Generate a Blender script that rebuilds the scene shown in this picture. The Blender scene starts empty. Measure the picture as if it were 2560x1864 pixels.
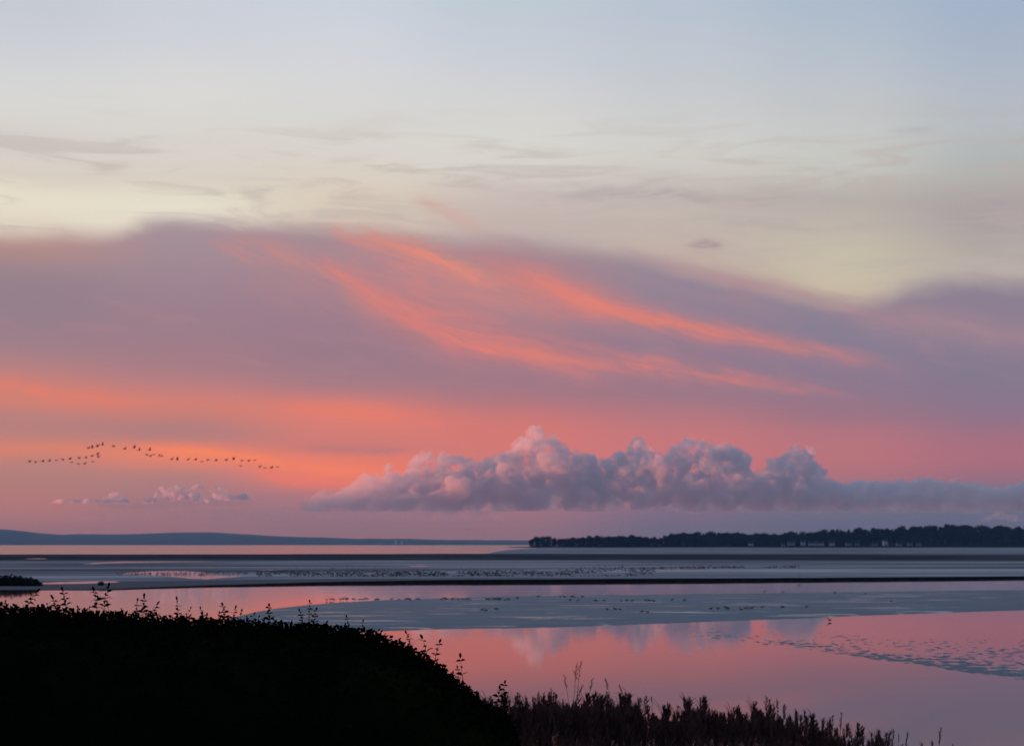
import bpy, bmesh, math, random
import numpy as np
from mathutils import Vector, Matrix, noise as mnoise

R = math.radians
F = 4267.0            # focal length in photo pixels (2560 wide)
HZ, CX = 1360.0, 1280.0
CAMZ = 6.0
scene = bpy.context.scene
COL = scene.collection

# ------------------------------------------------------------------ camera
cam = bpy.data.cameras.new('camera')
camo = bpy.data.objects.new('camera', cam)
COL.objects.link(camo)
camo.location = (0, 0, CAMZ)
camo.rotation_euler = (R(90), 0, 0)
cam.sensor_width = 36.0
cam.lens = 36.0 * F / 2560.0
cam.shift_y = (HZ - 932.0) / 2560.0
cam.clip_start = 0.1
cam.clip_end = 90000
cam.dof.use_dof = True
cam.dof.focus_distance = 12.0
cam.dof.aperture_fstop = 6.3
scene.camera = camo

# ------------------------------------------------------------------ render settings
scene.view_settings.view_transform = 'Standard'
scene.view_settings.look = 'None'
scene.view_settings.exposure = 0
scene.view_settings.gamma = 1
cy = scene.cycles
cy.max_bounces = 10; cy.diffuse_bounces = 3; cy.glossy_bounces = 3
cy.transparent_max_bounces = 12; cy.volume_bounces = 8; cy.transmission_bounces = 2
cy.use_denoising = True
cy.volume_step_rate = 0.12; cy.volume_max_steps = 256
cy.sample_clamp_indirect = 4.0
cy.caustics_reflective = False; cy.caustics_refractive = False


def lin(c):
    out = []
    for v in c[:3]:
        v = v / 255.0
        out.append(v / 12.92 if v <= 0.04045 else ((v + 0.055) / 1.055) ** 2.4)
    return out

# ------------------------------------------------------------------ tiny node language
class V:
    """a scalar socket with arithmetic"""
    def __init__(s, t, sock): s.t, s.s = t, sock
    def _m(s, op, *a, clamp=False):
        n = s.t.nodes.new('ShaderNodeMath'); n.operation = op; n.use_clamp = clamp
        for i, x in enumerate((s,) + a):
            if isinstance(x, V): s.t.links.new(x.s, n.inputs[i])
            else: n.inputs[i].default_value = x
        return V(s.t, n.outputs[0])
    def __add__(s, o): return s._m('ADD', o)
    def __sub__(s, o): return s._m('SUBTRACT', o)
    def __mul__(s, o): return s._m('MULTIPLY', o)
    def __truediv__(s, o): return s._m('DIVIDE', o)
    __radd__ = __add__; __rmul__ = __mul__
    def __neg__(s): return s * -1.0
    def __rsub__(s, o): return (s * -1.0) + o
    def abs(s): return s._m('ABSOLUTE')
    def sqrt(s): return s._m('SQRT')
    def exp(s): return s._m('EXPONENT')
    def pow(s, p): return s._m('POWER', p)
    def mx(s, p): return s._m('MAXIMUM', p)
    def mn(s, p): return s._m('MINIMUM', p)
    def clamp(s): return s._m('ADD', 0.0, clamp=True)
    def smooth(s, a, b, lo=0.0, hi=1.0):
        n = s.t.nodes.new('ShaderNodeMapRange'); n.interpolation_type = 'SMOOTHSTEP'
        s.t.links.new(s.s, n.inputs[0])
        for i, x in enumerate((a, b, lo, hi)): n.inputs[i + 1].default_value = x
        return V(s.t, n.outputs[0])
    def curve(s, pts, x0, x1, y0, y1):
        n = s.t.nodes.new('ShaderNodeFloatCurve')
        f = (s - x0) / (x1 - x0)
        s.t.links.new(f.s, n.inputs['Value'])
        c = n.mapping.curves[0]
        P = [((x - x0) / (x1 - x0), (y - y0) / (y1 - y0)) for x, y in pts]
        P = [(min(1, max(0, a)), min(1, max(0, b))) for a, b in P]
        if P[0][0] > 0.001: P = [(0, P[0][1])] + P
        if P[-1][0] < 0.999: P = P + [(1, P[-1][1])]
        c.points[0].location = P[0]; c.points[-1].location = P[-1]
        for p in P[1:-1]: c.points.new(*p)
        n.mapping.update()
        return V(s.t, n.outputs[0]) * (y1 - y0) + y0

def vec(t, x, y, z=0.0):
    n = t.nodes.new('ShaderNodeCombineXYZ')
    for i, q in enumerate((x, y, z)):
        if isinstance(q, V): t.links.new(q.s, n.inputs[i])
        else: n.inputs[i].default_value = q
    return n.outputs[0]

def noise(t, v, scale=1.0, detail=4.0, rough=0.5, dist=0.0, flat=False):
    n = t.nodes.new('ShaderNodeTexNoise')
    t.links.new(v, n.inputs['Vector'])
    n.inputs['Scale'].default_value = scale; n.inputs['Detail'].default_value = detail
    n.inputs['Roughness'].default_value = rough; n.inputs['Distortion'].default_value = dist
    if flat: n.noise_dimensions = '2D'
    return V(t, n.outputs[0])

def mixc(t, f, a, b, mode='MIX'):
    n = t.nodes.new('ShaderNodeMix'); n.data_type = 'RGBA'; n.blend_type = mode
    if isinstance(f, V): t.links.new(f.s, n.inputs[0])
    else: n.inputs[0].default_value = f
    for i, q in ((6, a), (7, b)):
        if isinstance(q, (tuple, list)): n.inputs[i].default_value = (*q[:3], 1)
        else: t.links.new(q, n.inputs[i])
    return n.outputs[2]

def ramp(t, v, stops, x0, x1, interp='B_SPLINE'):
    n = t.nodes.new('ShaderNodeValToRGB')
    f = (v - x0) / (x1 - x0)
    t.links.new(f.s, n.inputs[0])
    cr = n.color_ramp; cr.interpolation = interp
    els = [((p - x0) / (x1 - x0), lin(c)) for p, c in stops]
    cr.elements[0].position = els[0][0]; cr.elements[0].color = (*els[0][1], 1)
    cr.elements[1].position = els[-1][0]; cr.elements[1].color = (*els[-1][1], 1)
    for p, c in els[1:-1]:
        e = cr.elements.new(p); e.color = (*c, 1)
    return n.outputs[0]

# ------------------------------------------------------------------ world: the dusk sky, by direction
world = bpy.data.worlds.new('World'); scene.world = world
world.use_nodes = True
W = world.node_tree
W.nodes.clear()
wo = W.nodes.new('ShaderNodeOutputWorld'); wb = W.nodes.new('ShaderNodeBackground')
W.links.new(wb.outputs[0], wo.inputs[0])
tc = W.nodes.new('ShaderNodeTexCoord')
sp = W.nodes.new('ShaderNodeSeparateXYZ'); W.links.new(tc.outputs['Generated'], sp.inputs[0])
dx, dy, dz = (V(W, sp.outputs[i]) for i in range(3))
az = dx._m('ARCTAN2', dy)
el = dz / (dx * dx + dy * dy).sqrt().mx(0.001)
# sky coordinates in "milli-angle" units: A grows to the right, B grows downwards (horizon 1360)
A = az * F + CX
B = el * (-F) + HZ
def sa(x): return CX + F * math.atan((x - CX) / F)
def sb(x, y): return HZ - (HZ - y) * math.cos(math.atan((x - CX) / F))

n1 = noise(W, vec(W, A * 0.0016, B * 0.006 + A * -0.0010), 1.0, 3.0, 0.55, 0.5, True)
n2 = noise(W, vec(W, A * 0.004 + 40.0, B * 0.017 - A * 0.0035), 1.0, 5.0, 0.6, 0.4, True)
n3 = noise(W, vec(W, A * 0.0012 + 80.0, B * 0.004), 1.0, 2.0, 0.5, 0.0, True)
n4 = noise(W, vec(W, A * 0.0028 + 120.0, B * 0.022), 1.0, 5.0, 0.62, 0.6, True)
FIB = {k: noise(W, vec(W, A * 0.0045 + 200.0 + k * 90, (B - A * k) * 0.030), 1.0, 5.0, 0.66, 0.9, True).smooth(0.33, 0.67) for k in (0.0, 0.25, 0.5)}
LUMP = noise(W, vec(W, A * 0.011 + 300.0, (B - A * 0.3) * 0.022), 1.0, 3.0, 0.6, 0.3, True)
def skyramps(cols, bb):
    out = None
    xs = [c[0] for c in cols]
    for i, (x, stops) in enumerate(cols):
        st = [(sb(x, y), c) for y, c in stops]
        r = ramp(W, bb, st, -60.0, 1400.0)
        if out is None: out = r
        else: out = mixc(W, A.smooth(sa(xs[i - 1]), sa(x)), out, r)
    return out
upper = [
 (60, [(20,(197,202,213)),(130,(207,210,216)),(200,(214,215,216)),(260,(218,218,214)),(330,(214,208,203)),(400,(219,211,204)),(440,(214,204,193)),(475,(231,225,205)),(530,(231,223,204)),(600,(208,190,178)),(660,(190,160,150))]),
 (450,[(20,(202,208,219)),(130,(210,212,218)),(200,(217,217,217)),(260,(219,219,215)),(330,(216,211,206)),(400,(219,212,204)),(440,(215,206,195)),(485,(230,224,206)),(530,(231,225,208)),(580,(222,210,196)),(660,(200,180,170))]),
 (850,[(20,(203,210,222)),(120,(210,213,221)),(200,(215,216,219)),(300,(216,215,211)),(380,(219,212,206)),(440,(218,210,198)),(480,(219,207,190)),(540,(216,202,186)),(600,(205,188,178))]),
 (1280,[(20,(190,203,213)),(150,(203,207,218)),(260,(213,213,213)),(350,(216,216,210)),(430,(218,213,206)),(480,(206,194,188)),(530,(198,183,178)),(600,(194,178,174))]),
 (1700,[(20,(184,195,211)),(150,(194,202,210)),(260,(203,204,208)),(350,(210,210,207)),(420,(209,205,197)),(490,(194,185,179)),(540,(197,186,178)),(580,(194,180,173)),(640,(196,178,168)),(700,(188,168,160))]),
 (2100,[(20,(172,187,205)),(150,(185,195,206)),(260,(195,199,203)),(350,(201,203,201)),(420,(200,200,194)),(470,(188,182,176)),(510,(184,176,170)),(560,(193,185,174)),(620,(197,189,172)),(680,(201,192,170)),(760,(203,188,166))]),
 (2500,[(20,(163,179,202)),(130,(172,184,202)),(220,(178,188,200)),(320,(184,190,196)),(390,(177,181,181)),(440,(180,180,176)),(490,(167,158,162)),(550,(168,158,162)),(610,(176,167,163)),(670,(185,176,168)),(740,(183,170,165))]),
]
lower = [
 (60, [(560,(186,150,146)),(610,(180,142,138)),(650,(165,137,142)),(700,(149,129,141)),(780,(150,128,140)),(860,(158,128,140)),(910,(178,130,132)),(960,(208,130,118)),(1000,(214,130,115)),(1030,(190,130,125)),(1075,(182,130,128)),(1105,(205,132,115)),(1125,(224,132,106)),(1150,(195,132,122)),(1200,(176,130,124)),(1260,(188,122,119)),(1300,(168,122,128)),(1350,(158,114,124))]),
 (450,[(540,(166,148,158)),(600,(166,144,152)),(700,(158,133,146)),(780,(156,128,142)),(860,(160,126,138)),(920,(168,126,134)),(960,(188,128,130)),(1000,(214,130,116)),(1035,(204,128,118)),(1062,(178,128,128)),(1092,(182,128,128)),(1112,(215,130,112)),(1135,(238,134,103)),(1160,(222,132,112)),(1190,(183,130,128)),(1230,(172,126,130)),(1280,(160,120,130)),(1350,(166,118,128))]),
 (850,[(560,(165,143,152)),(650,(166,136,146)),(740,(160,128,142)),(830,(156,124,140)),(900,(156,124,138)),(965,(164,124,134)),(1000,(205,128,122)),(1028,(228,128,111)),(1060,(219,128,117)),(1095,(212,126,118)),(1122,(206,124,118)),(1150,(235,127,106)),(1180,(242,126,104)),(1210,(220,124,114)),(1240,(176,122,130)),(1290,(152,118,134)),(1350,(158,116,130))]),
 (1280,[(590,(162,142,152)),(650,(168,136,144)),(720,(165,128,140)),(800,(158,124,138)),(880,(155,122,138)),(950,(160,122,136)),(1000,(172,120,130)),(1040,(205,122,120)),(1080,(218,122,114)),(1130,(212,124,119)),(1200,(205,122,120)),(1260,(170,118,130)),(1300,(156,116,132)),(1350,(152,115,132))]),
 (1700,[(620,(158,144,156)),(700,(148,134,150)),(770,(145,130,148)),(850,(145,124,144)),(930,(150,122,140)),(990,(158,120,135)),(1030,(180,120,128)),(1080,(200,122,124)),(1150,(205,118,120)),(1200,(198,116,120)),(1240,(160,116,132)),(1290,(116,108,138)),(1350,(112,107,137))]),
 (2100,[(700,(150,136,148)),(770,(140,130,148)),(830,(136,127,148)),(900,(138,124,146)),(980,(145,120,140)),(1040,(160,116,132)),(1070,(181,118,128)),(1130,(189,118,124)),(1180,(182,116,124)),(1220,(158,114,130)),(1260,(122,118,140)),(1300,(99,103,135)),(1350,(99,102,134))]),
 (2500,[(700,(140,130,148)),(780,(140,128,146)),(850,(136,126,146)),(930,(132,122,145)),(1000,(138,120,142)),(1050,(147,116,138)),(1090,(167,112,130)),(1150,(174,112,126)),(1190,(162,110,128)),(1225,(135,113,135)),(1260,(112,114,138)),(1300,(97,101,133)),(1350,(96,99,131))]),
]
up = skyramps(upper, B + (n1 - 0.5) * 40.0 + (n4 - 0.5) * 34.0)
# thin grey veils across the pale part
veil = ((n4 + A.smooth(1100.0, 2400.0) * 0.05).smooth(0.48, 0.70) * B.smooth(230.0, 440.0) * 0.5)
up = mixc(W, veil, up, lin((188, 176, 172)))
lo = skyramps(lower, B + (n3 - 0.5) * 34.0 + (n2 - 0.5) * 14.0)
# faint rosy and bluish mottling in the lavender sheet
lo = mixc(W, n2.smooth(0.5, 0.75) * 0.22 * B.smooth(1020.0, 900.0), lo, lin((182, 138, 142)))
edge = [(0,596),(150,592),(280,590),(330,570),(420,552),(520,556),(700,566),(850,574),(960,584),(1080,598),(1280,608),(1440,622),(1560,640),(1660,662),(1760,690),(1880,716),(2000,742),(2140,758),(2200,750),(2280,724),(2380,712),(2560,712)]
ye = A.curve([(sa(x), sb(x, y)) for x, y in edge], -100.0, 2650.0, 400.0, 900.0)
em = (B - ye + (n2 - 0.5) * 34.0 + (n1 - 0.5) * 26.0).smooth(-40.0, 30.0)
sky = mixc(W, em, up, lo)

def streak(sky, pts, col, fib=0.5, soft=1.0, jit=16.0):
    """a band of cloud: (x, y centre, half width, strength) along its length"""
    X0, X1 = -100.0, 2650.0
    yc = A.curve([(sa(p[0]), sb(p[0], p[1])) for p in pts], X0, X1, 300.0, 1400.0)
    hw = A.curve([(sa(p[0]), p[2]) for p in pts], X0, X1, 0.0, 150.0)
    am = A.curve([(sa(p[0]), p[3]) for p in pts], X0, X1, 0.0, 1.5).mx(0.0)
    slope = (pts[-1][1] - pts[0][1]) / (pts[-1][0] - pts[0][0])
    fn = FIB[0.0 if slope < 0.1 else 0.25 if slope < 0.33 else 0.5]
    d = (B - yc + (n2 - 0.5) * (jit * 2.2) + (LUMP - 0.5) * (jit * 1.6)) / hw.mx(2.0)
    g = (-(d * d).pow(0.85)).exp()
    m = (g * am * (fn * (1.25 * fib) + (1.0 - fib * 0.85))).clamp()
    return mixc(W, m, sky, lin(col))

sky = streak(sky, [(780,620,60,0),(900,670,80,.40),(1050,705,95,.45),(1200,740,100,.45),(1330,765,70,.42),(1450,765,50,.35),(1600,800,46,0)], (192,138,140), .35)
sky = streak(sky, [(480,590,24,0),(600,618,34,.5),(720,648,44,.5),(840,700,50,.42),(960,770,44,.3),(1080,820,30,0)], (202,138,132), .8, 1.0, 26.0)
sky = streak(sky, [(560,690,16,0),(680,730,24,.3),(800,770,26,.28),(920,810,20,0)], (178,134,142), .8, 1.0, 22.0)
sky = streak(sky, [(780,566,10,0),(860,588,22,.45),(960,612,26,.55),(1060,642,30,.85),(1150,674,32,.8),(1230,705,36,.55),(1330,740,30,.35),(1430,770,20,0)], (222,140,124), .7, 1.0, 18.0)
sky = streak(sky, [(900,640,14,0),(1000,670,30,.4),(1100,700,36,.5),(1220,740,34,.4),(1340,780,24,0)], (206,134,132), .9, 1.0, 24.0)
sky = streak(sky, [(1120,620,30,0),(1240,672,38,.4),(1350,722,50,.75),(1450,752,44,.95),(1560,780,35,1.0),(1700,810,29,.88),(1850,840,25,.8),(2000,870,21,.62),(2140,898,18,.32),(2250,920,14,.08),(2350,945,12,0)], (217,129,120), .4)
sky = streak(sky, [(770,650,16,0),(845,684,22,.6),(900,725,56,.5),(1000,764,66,.62),(1100,806,64,.7),(1200,842,50,.82),(1300,872,36,.98),(1400,893,32,.95),(1500,906,28,.72),(1650,918,24,.68),(1800,938,19,.6),(1950,960,16,.45),(2120,985,13,.15),(2220,1000,12,0)], (217,128,120), .5, 1.0, 18.0)
sky = streak(sky, [(790,640,8,0),(850,682,15,.5),(900,712,15,.3),(960,752,16,.55),(1010,768,13,.5),(1060,780,8,0)], (224,132,120), .8, 1.0, 9.0)
sky = streak(sky, [(860,700,10,0),(930,752,20,.45),(1010,790,22,.45),(1100,838,20,.6),(1180,866,15,.85),(1250,884,12,.6),(1340,900,8,0)], (226,128,118), .7, 1.0, 10.0)
sky = streak(sky, [(860,560,10,0),(930,590,12,.6),(1020,622,13,.8),(1120,664,15,.85),(1190,700,14,.6),(1260,735,10,0)], (224,140,124), .7, 1.0, 10.0)
sky = streak(sky, [(1230,640,10,0),(1330,690,16,.5),(1440,742,18,.8),(1540,772,14,.6),(1640,796,10,0)], (226,132,120), .6, 1.0, 10.0)
sky = streak(sky, [(1250,880,10,0),(1340,910,20,.4),(1450,935,18,.35),(1600,955,12,0)], (200,128,128), .7, 1.0, 14.0)
sky = streak(sky, [(1500,600,10,0),(1600,640,16,.4),(1750,680,24,.5),(1900,715,24,.6),(2050,750,24,.6),(2200,790,36,.6),(2400,815,40,.55),(2560,845,40,.5)], (176,137,146), .3)
sky = streak(sky, [(1120,470,16,0),(1300,478,20,.35),(1600,488,18,.7),(1850,492,18,.75),(2050,494,16,.6),(2250,505,24,.4),(2400,500,34,.5)], (180,169,168), .6)
sky = streak(sky, [(1600,545,10,0),(1800,552,14,.35),(2000,572,14,.4),(2300,565,14,.2),(2400,560,10,0)], (176,166,168), .6)
sky = streak(sky, [(1000,490,14,0),(1100,520,24,.6),(1180,560,22,.5),(1280,590,18,0)], (206,164,156), .4)
sky = streak(sky, [(1690,617,4,0),(1725,618,9,.6),(1765,613,13,.8),(1800,614,9,.5),(1850,616,5,0)], (166,146,152), .7, 1.0, 12.0)
sky = streak(sky, [(780,405,4,0),(850,402,8,.4),(920,394,7,.35),(1000,382,3,0)], (198,186,182), .6, 1.0, 6.0)
sky = streak(sky, [(2200,334,4,0),(2260,328,9,.4),(2320,318,9,.35),(2380,310,3,0)], (172,170,176), .5, 1.0, 6.0)
sky = streak(sky, [(20,964,20,.6),(120,985,22,.8),(300,1000,20,.5),(500,1010,10,0)], (226,128,108), .7, 1.0, 10.0)
sky = streak(sky, [(600,1000,10,0),(760,1016,20,.5),(900,1036,24,.6),(1060,1050,24,.4),(1250,1060,20,0)], (232,126,108), .5)
sky = streak(sky, [(700,1118,6,0),(820,1122,10,.7),(950,1124,9,.7),(1080,1126,5,0)], (184,122,124), .3, 1.0, 5.0)
sky = streak(sky, [(280,1108,8,0),(400,1124,15,.7),(520,1138,17,.95),(620,1148,17,.9),(720,1160,20,.7),(840,1172,24,.6),(960,1180,24,.4),(1060,1180,20,0)], (250,136,96), .4, 1.0, 9.0)
sky = streak(sky, [(560,1168,8,0),(660,1184,15,.6),(740,1200,16,.75),(860,1208,18,.6),(960,1196,28,.8),(1030,1180,28,.7),(1100,1180,20,0)], (240,124,102), .3, 1.0, 7.0)
sky = streak(sky, [(200,1262,4,0),(280,1266,6,.5),(480,1258,8,.6),(600,1256,9,.5),(680,1256,6,0)], (146,116,132), .3, 1.0, 6.0)
sky = streak(sky, [(350,1290,6,0),(600,1300,14,.3),(900,1305,16,.35),(1200,1300,10,.2),(1400,1300,6,0)], (138,116,134), .6, 1.0, 8.0)
# overhead and the rest of the dome
sky = mixc(W, el.smooth(0.30, 0.62), sky, lin((142, 165, 196)))
sky = mixc(W, el.smooth(0.6, 2.5), sky, lin((118, 142, 178)))
sky = mixc(W, dy.smooth(0.35, -0.45), sky, lin((78, 96, 130)))
sky = mixc(W, dx.smooth(-0.35, -0.9) * el.smooth(0.5, 0.0) * dy.smooth(-0.5, 0.1) * 0.8, sky, lin((235, 140, 105)))
W.links.new(sky, wb.inputs[0])
wb.inputs[1].default_value = 1.0
world.cycles.sampling_method = 'MANUAL'; world.cycles.sample_map_resolution = 512

# ------------------------------------------------------------------ sun, just under the horizon on the left: reaches only the high cumulus
SUN_AZ, SUN_EL = R(-99), R(-1.9)
sun = bpy.data.lights.new('sun', 'SUN'); sun.energy = 5.0; sun.color = (1.0, 0.26, 0.12); sun.angle = R(0.5)
suno = bpy.data.objects.new('sun', sun); COL.objects.link(suno)
tosun = Vector((math.sin(SUN_AZ) * math.cos(SUN_EL), math.cos(SUN_AZ) * math.cos(SUN_EL), math.sin(SUN_EL)))
suno.rotation_euler = (-tosun).to_track_quat('-Z', 'Y').to_euler()

# ------------------------------------------------------------------ helpers for objects
rng = random.Random(7)
nr = np.random.RandomState(11)

def tag(o, label=None, cat=None, group=None, kind=None):
    for k, v in (('label', label), ('category', cat), ('group', group), ('kind', kind)):
        if v: o[k] = v
    return o

def empty(name, loc, rz=0.0):
    o = bpy.data.objects.new(name, None); COL.objects.link(o)
    o.location = loc; o.rotation_euler = (0, 0, rz); o.empty_display_size = 0.2
    return o

def mesh_obj(name, verts, faces, mat, parent=None, smooth=False, loc=None):
    me = bpy.data.meshes.new(name)
    me.from_pydata([tuple(map(float, v)) for v in verts] if not isinstance(verts, np.ndarray) else verts.tolist(), [], faces if not isinstance(faces, np.ndarray) else faces.tolist())
    me.update()
    if smooth: me.polygons.foreach_set('use_smooth', [True] * len(me.polygons))
    o = bpy.data.objects.new(name, me); COL.objects.link(o)
    if mat: me.materials.append(mat)
    if parent: o.parent = parent
    if loc is not None: o.location = loc
    return o

def copy_tree(o, parent=None):
    c = o.copy(); COL.objects.link(c)
    if parent: c.parent = parent
    for ch in list(o.children):
        copy_tree(ch, c)
    return c

def at(px, py, z):
    """the point of height z seen at photo pixel px, py (below the horizon)"""
    d = (CAMZ - z) * F / (py - HZ)
    return ((px - CX) / F * d, d, z)

def at_d(px, py, d):
    return ((px - CX) / F * d, d, CAMZ - (py - HZ) / F * d)

def material(name, col, rough=0.8, spec=0.3):
    m = bpy.data.materials.new(name); m.use_nodes = True
    t = m.node_tree; p = t.nodes['Principled BSDF']
    p.inputs['Base Color'].default_value = (*col, 1)
    p.inputs['Roughness'].default_value = rough
    p.inputs['Specular IOR Level'].default_value = spec
    return m, t, p

def pos(t, kind='Object'):
    n = t.nodes.new('ShaderNodeTexCoord')
    s = t.nodes.new('ShaderNodeSeparateXYZ'); t.links.new(n.outputs[kind], s.inputs[0])
    return V(t, s.outputs[0]), V(t, s.outputs[1]), V(t, s.outputs[2])

def mottled(name, c1, c2, scale, rough=0.85, spec=0.2):
    m, t, p = material(name, c1, rough, spec)
    x, y, z = pos(t)
    n = noise(t, vec(t, x * scale, y * scale, z * scale), 1.0, 4.0, 0.6)
    t.links.new(mixc(t, n.smooth(0.35, 0.65), c1, c2), p.inputs['Base Color'])
    return m

# ------------------------------------------------------------------ water
m_water, t, p = material('estuary_water', (0.042, 0.042, 0.046), 0.035, 0.5)
p.inputs['IOR'].default_value = 1.333
x, y, z = pos(t)
nw = noise(t, vec(t, x * 0.35, y * 0.9), 1.0, 3.0, 0.6, 0.0)
nl = noise(t, vec(t, x * 0.012, y * 0.03, 4.0), 1.0, 3.0, 0.55, 0.0)
t.links.new(y.smooth(300.0, 1400.0, 0.035, 0.17).s, p.inputs['Roughness'])
h = nw * (nl.smooth(0.38, 0.62) * 0.8 + 0.2)
b = t.nodes.new('ShaderNodeBump'); b.inputs['Strength'].default_value = 0.06; b.inputs['Distance'].default_value = 0.05
t.links.new(h.s, b.inputs['Height']); t.links.new(b.outputs[0], p.inputs['Normal'])

def grid_sheet(name, xs, ys, zf, mat, kind='structure', skip=None, smooth=True):
    nx, ny = len(xs), len(ys)
    v = [(x, y, zf(x, y)) for y in ys for x in xs]
    f = []
    for j in range(ny - 1):
        for i in range(nx - 1):
            a = j * nx + i
            q = (a, a + 1, a + 1 + nx, a + nx)
            if skip and all(v[k][2] < skip for k in q): continue
            f.append(q)
    o = mesh_obj(name, v, f, mat, smooth=smooth); tag(o, kind=kind)
    return o
ground_water = mesh_obj('water', [(-22000, -12000, 0), (22000, -12000, 0), (22000, 24300, 0), (-22000, 24300, 0)], [(0, 1, 2, 3)], m_water)  # extra reach behind camera and past the hills, added to block the sun lamp
tag(ground_water, kind='structure')

# ------------------------------------------------------------------ near ground: the grassy bank falling to the shore
m_soil = mottled('bank_soil', (0.018, 0.017, 0.012), (0.03, 0.028, 0.016), 1.5)
def bank_z(x, y):
    k = [(-40, 4.4), (2, 4.3), (8, 3.7), (14, 3.1), (24, 1.9), (34, 0.75), (42, 0.25), (47, -0.15), (54, -0.6)]
    yy = y - 1.2 * math.sin(x * 0.21) - 0.05 * max(0.0, x) ** 1.2
    for (a, za), (c, zc) in zip(k, k[1:]):
        if yy <= c:
            u = max(0, (yy - a) / (c - a)); z = za + (zc - za) * u; break
    else: z = -0.6
    return z + 0.06 * mnoise.noise(Vector((x * 0.35, y * 0.35, 0)))
grid_sheet('ground', [i * 1.0 for i in range(-60, 61)], [j * 1.0 for j in range(-40, 56)], bank_z, m_soil)

# ------------------------------------------------------------------ mudflats beyond the near channel
def interp(pts, x):
    if x <= pts[0][0]: return pts[0][1]
    for (a, b_), (c, d) in zip(pts, pts[1:]):
        if x <= c: return b_ + (d - b_) * (x - a) / (c - a)
    return pts[-1][1]
FLAT_EDGE = [(-600, 1475), (0, 1474.5), (250, 1474), (500, 1466), (800, 1459.5), (1100, 1456), (1500, 1454), (1900, 1451), (2200, 1448.5), (2560, 1445.5), (3200, 1441)]
FLAT_H = [(-600, .05), (150, .06), (260, .10), (450, .16), (650, .25), (900, .38), (1200, .48), (1700, .48), (2560, .42), (3200, .4)]
m_flat, t, p = material('wet_mudflat', (0.1, 0.1, 0.1), 0.6, 0.5)
x, y, z = pos(t)
a1 = noise(t, vec(t, x * 0.0045, y * 0.022), 1.0, 5.0, 0.6, 0.5)
a2 = noise(t, vec(t, x * 0.02, y * 0.09, 7.0), 1.0, 4.0, 0.6, 0.4)
a3 = noise(t, vec(t, x * 0.6, y * 0.6, 3.0), 1.0, 3.0, 0.6)
wet = (a1 * 0.7 + a2 * 0.3)
weed = (y + (a1 - 0.5) * 160.0 + x * 0.10).smooth(560.0, 640.0) * (y + (a2 - 0.5) * 120.0 + x * 0.22).smooth(1090.0, 960.0)
c = mixc(t, wet.smooth(0.40, 0.60), (0.085, 0.095, 0.12), (0.30, 0.32, 0.36))
weed = weed * a2.smooth(0.30, 0.52, 0.55, 1.0) * x.smooth(150.0, 420.0, 1.0, 0.6)
c = mixc(t, weed, c, (0.038, 0.044, 0.056))
strip = noise(t, vec(t, x * 0.0028 + 30.0, y * 0.045), 1.0, 4.0, 0.6, 0.3).smooth(0.56, 0.64) * y.smooth(300.0, 360.0)
c = mixc(t, strip * 0.7, c, (0.045, 0.05, 0.06))
t.links.new(c, p.inputs['Base Color'])
t.links.new((wet.smooth(0.66, 0.46, 0.42, 0.85) + weed * 0.3).mn(1.0).s, p.inputs['Roughness'])
t.links.new((wet.smooth(0.42, 0.60, 0.12, 0.45) * (1.0 - weed)).s, p.inputs['Specular IOR Level'])
b = t.nodes.new('ShaderNodeBump'); b.inputs['Strength'].default_value = 0.5; b.inputs['Distance'].default_value = 0.05
t.links.new(a3.s, b.inputs['Height']); t.links.new(b.outputs[0], p.inputs['Normal'])
m_scarp = mottled('shaded_mud_scarp', (0.012, 0.011, 0.011), (0.02, 0.018, 0.018), 0.6, 0.9, 0.05)  # near-black: shade on the face turned from the bright sky, painted in

def flat_top(px): return interp(FLAT_H, px)
V_, F_ = [], []
cols = list(range(-600, 3201, 20))
rows = [0, .6, 3, 12, 40, 100, 200, 330, 480, 620]
for i, px in enumerate(cols):
    py = interp(FLAT_EDGE, px) + 0.45 * mnoise.noise(Vector((px * .012, 0, 0))) + 0.25 * mnoise.noise(Vector((px * .05, 3, 0)))
    d0 = CAMZ * F / (py - HZ); hh = flat_top(px)
    for k, r in enumerate(rows):
        d = d0 + r
        if k == len(rows) - 1: d = 1010 + 30 * mnoise.noise(Vector((px * .004, 5, 0))) + min(2090, max(0, px - 1215) * 13)
        elif k: d = d0 + (d0 + 620 - d0) * (r / 620.0)
        zz = -0.1 if k == 0 else hh * (0.97 if k == 1 else 1.0)
        if k >= len(rows) - 2: zz = min(zz, 0.5 if k == len(rows) - 2 else (0.4 if px < 1215 else 0.25))
        V_.append(((px - CX) / F * d, d, zz))
n = len(rows)
fs, ft = [], []
for i in range(len(cols) - 1):
    for k in range(n - 1):
        a = i * n + k; q = (a, a + n, a + n + 1, a + 1)
        (fs if k == 0 else ft).append(q)
flats = mesh_obj('mudflat', V_, fs + ft, m_flat); tag(flats, kind='structure')
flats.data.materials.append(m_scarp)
for i_ in range(len(fs)): flats.data.polygons[i_].material_index = 1

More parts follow.
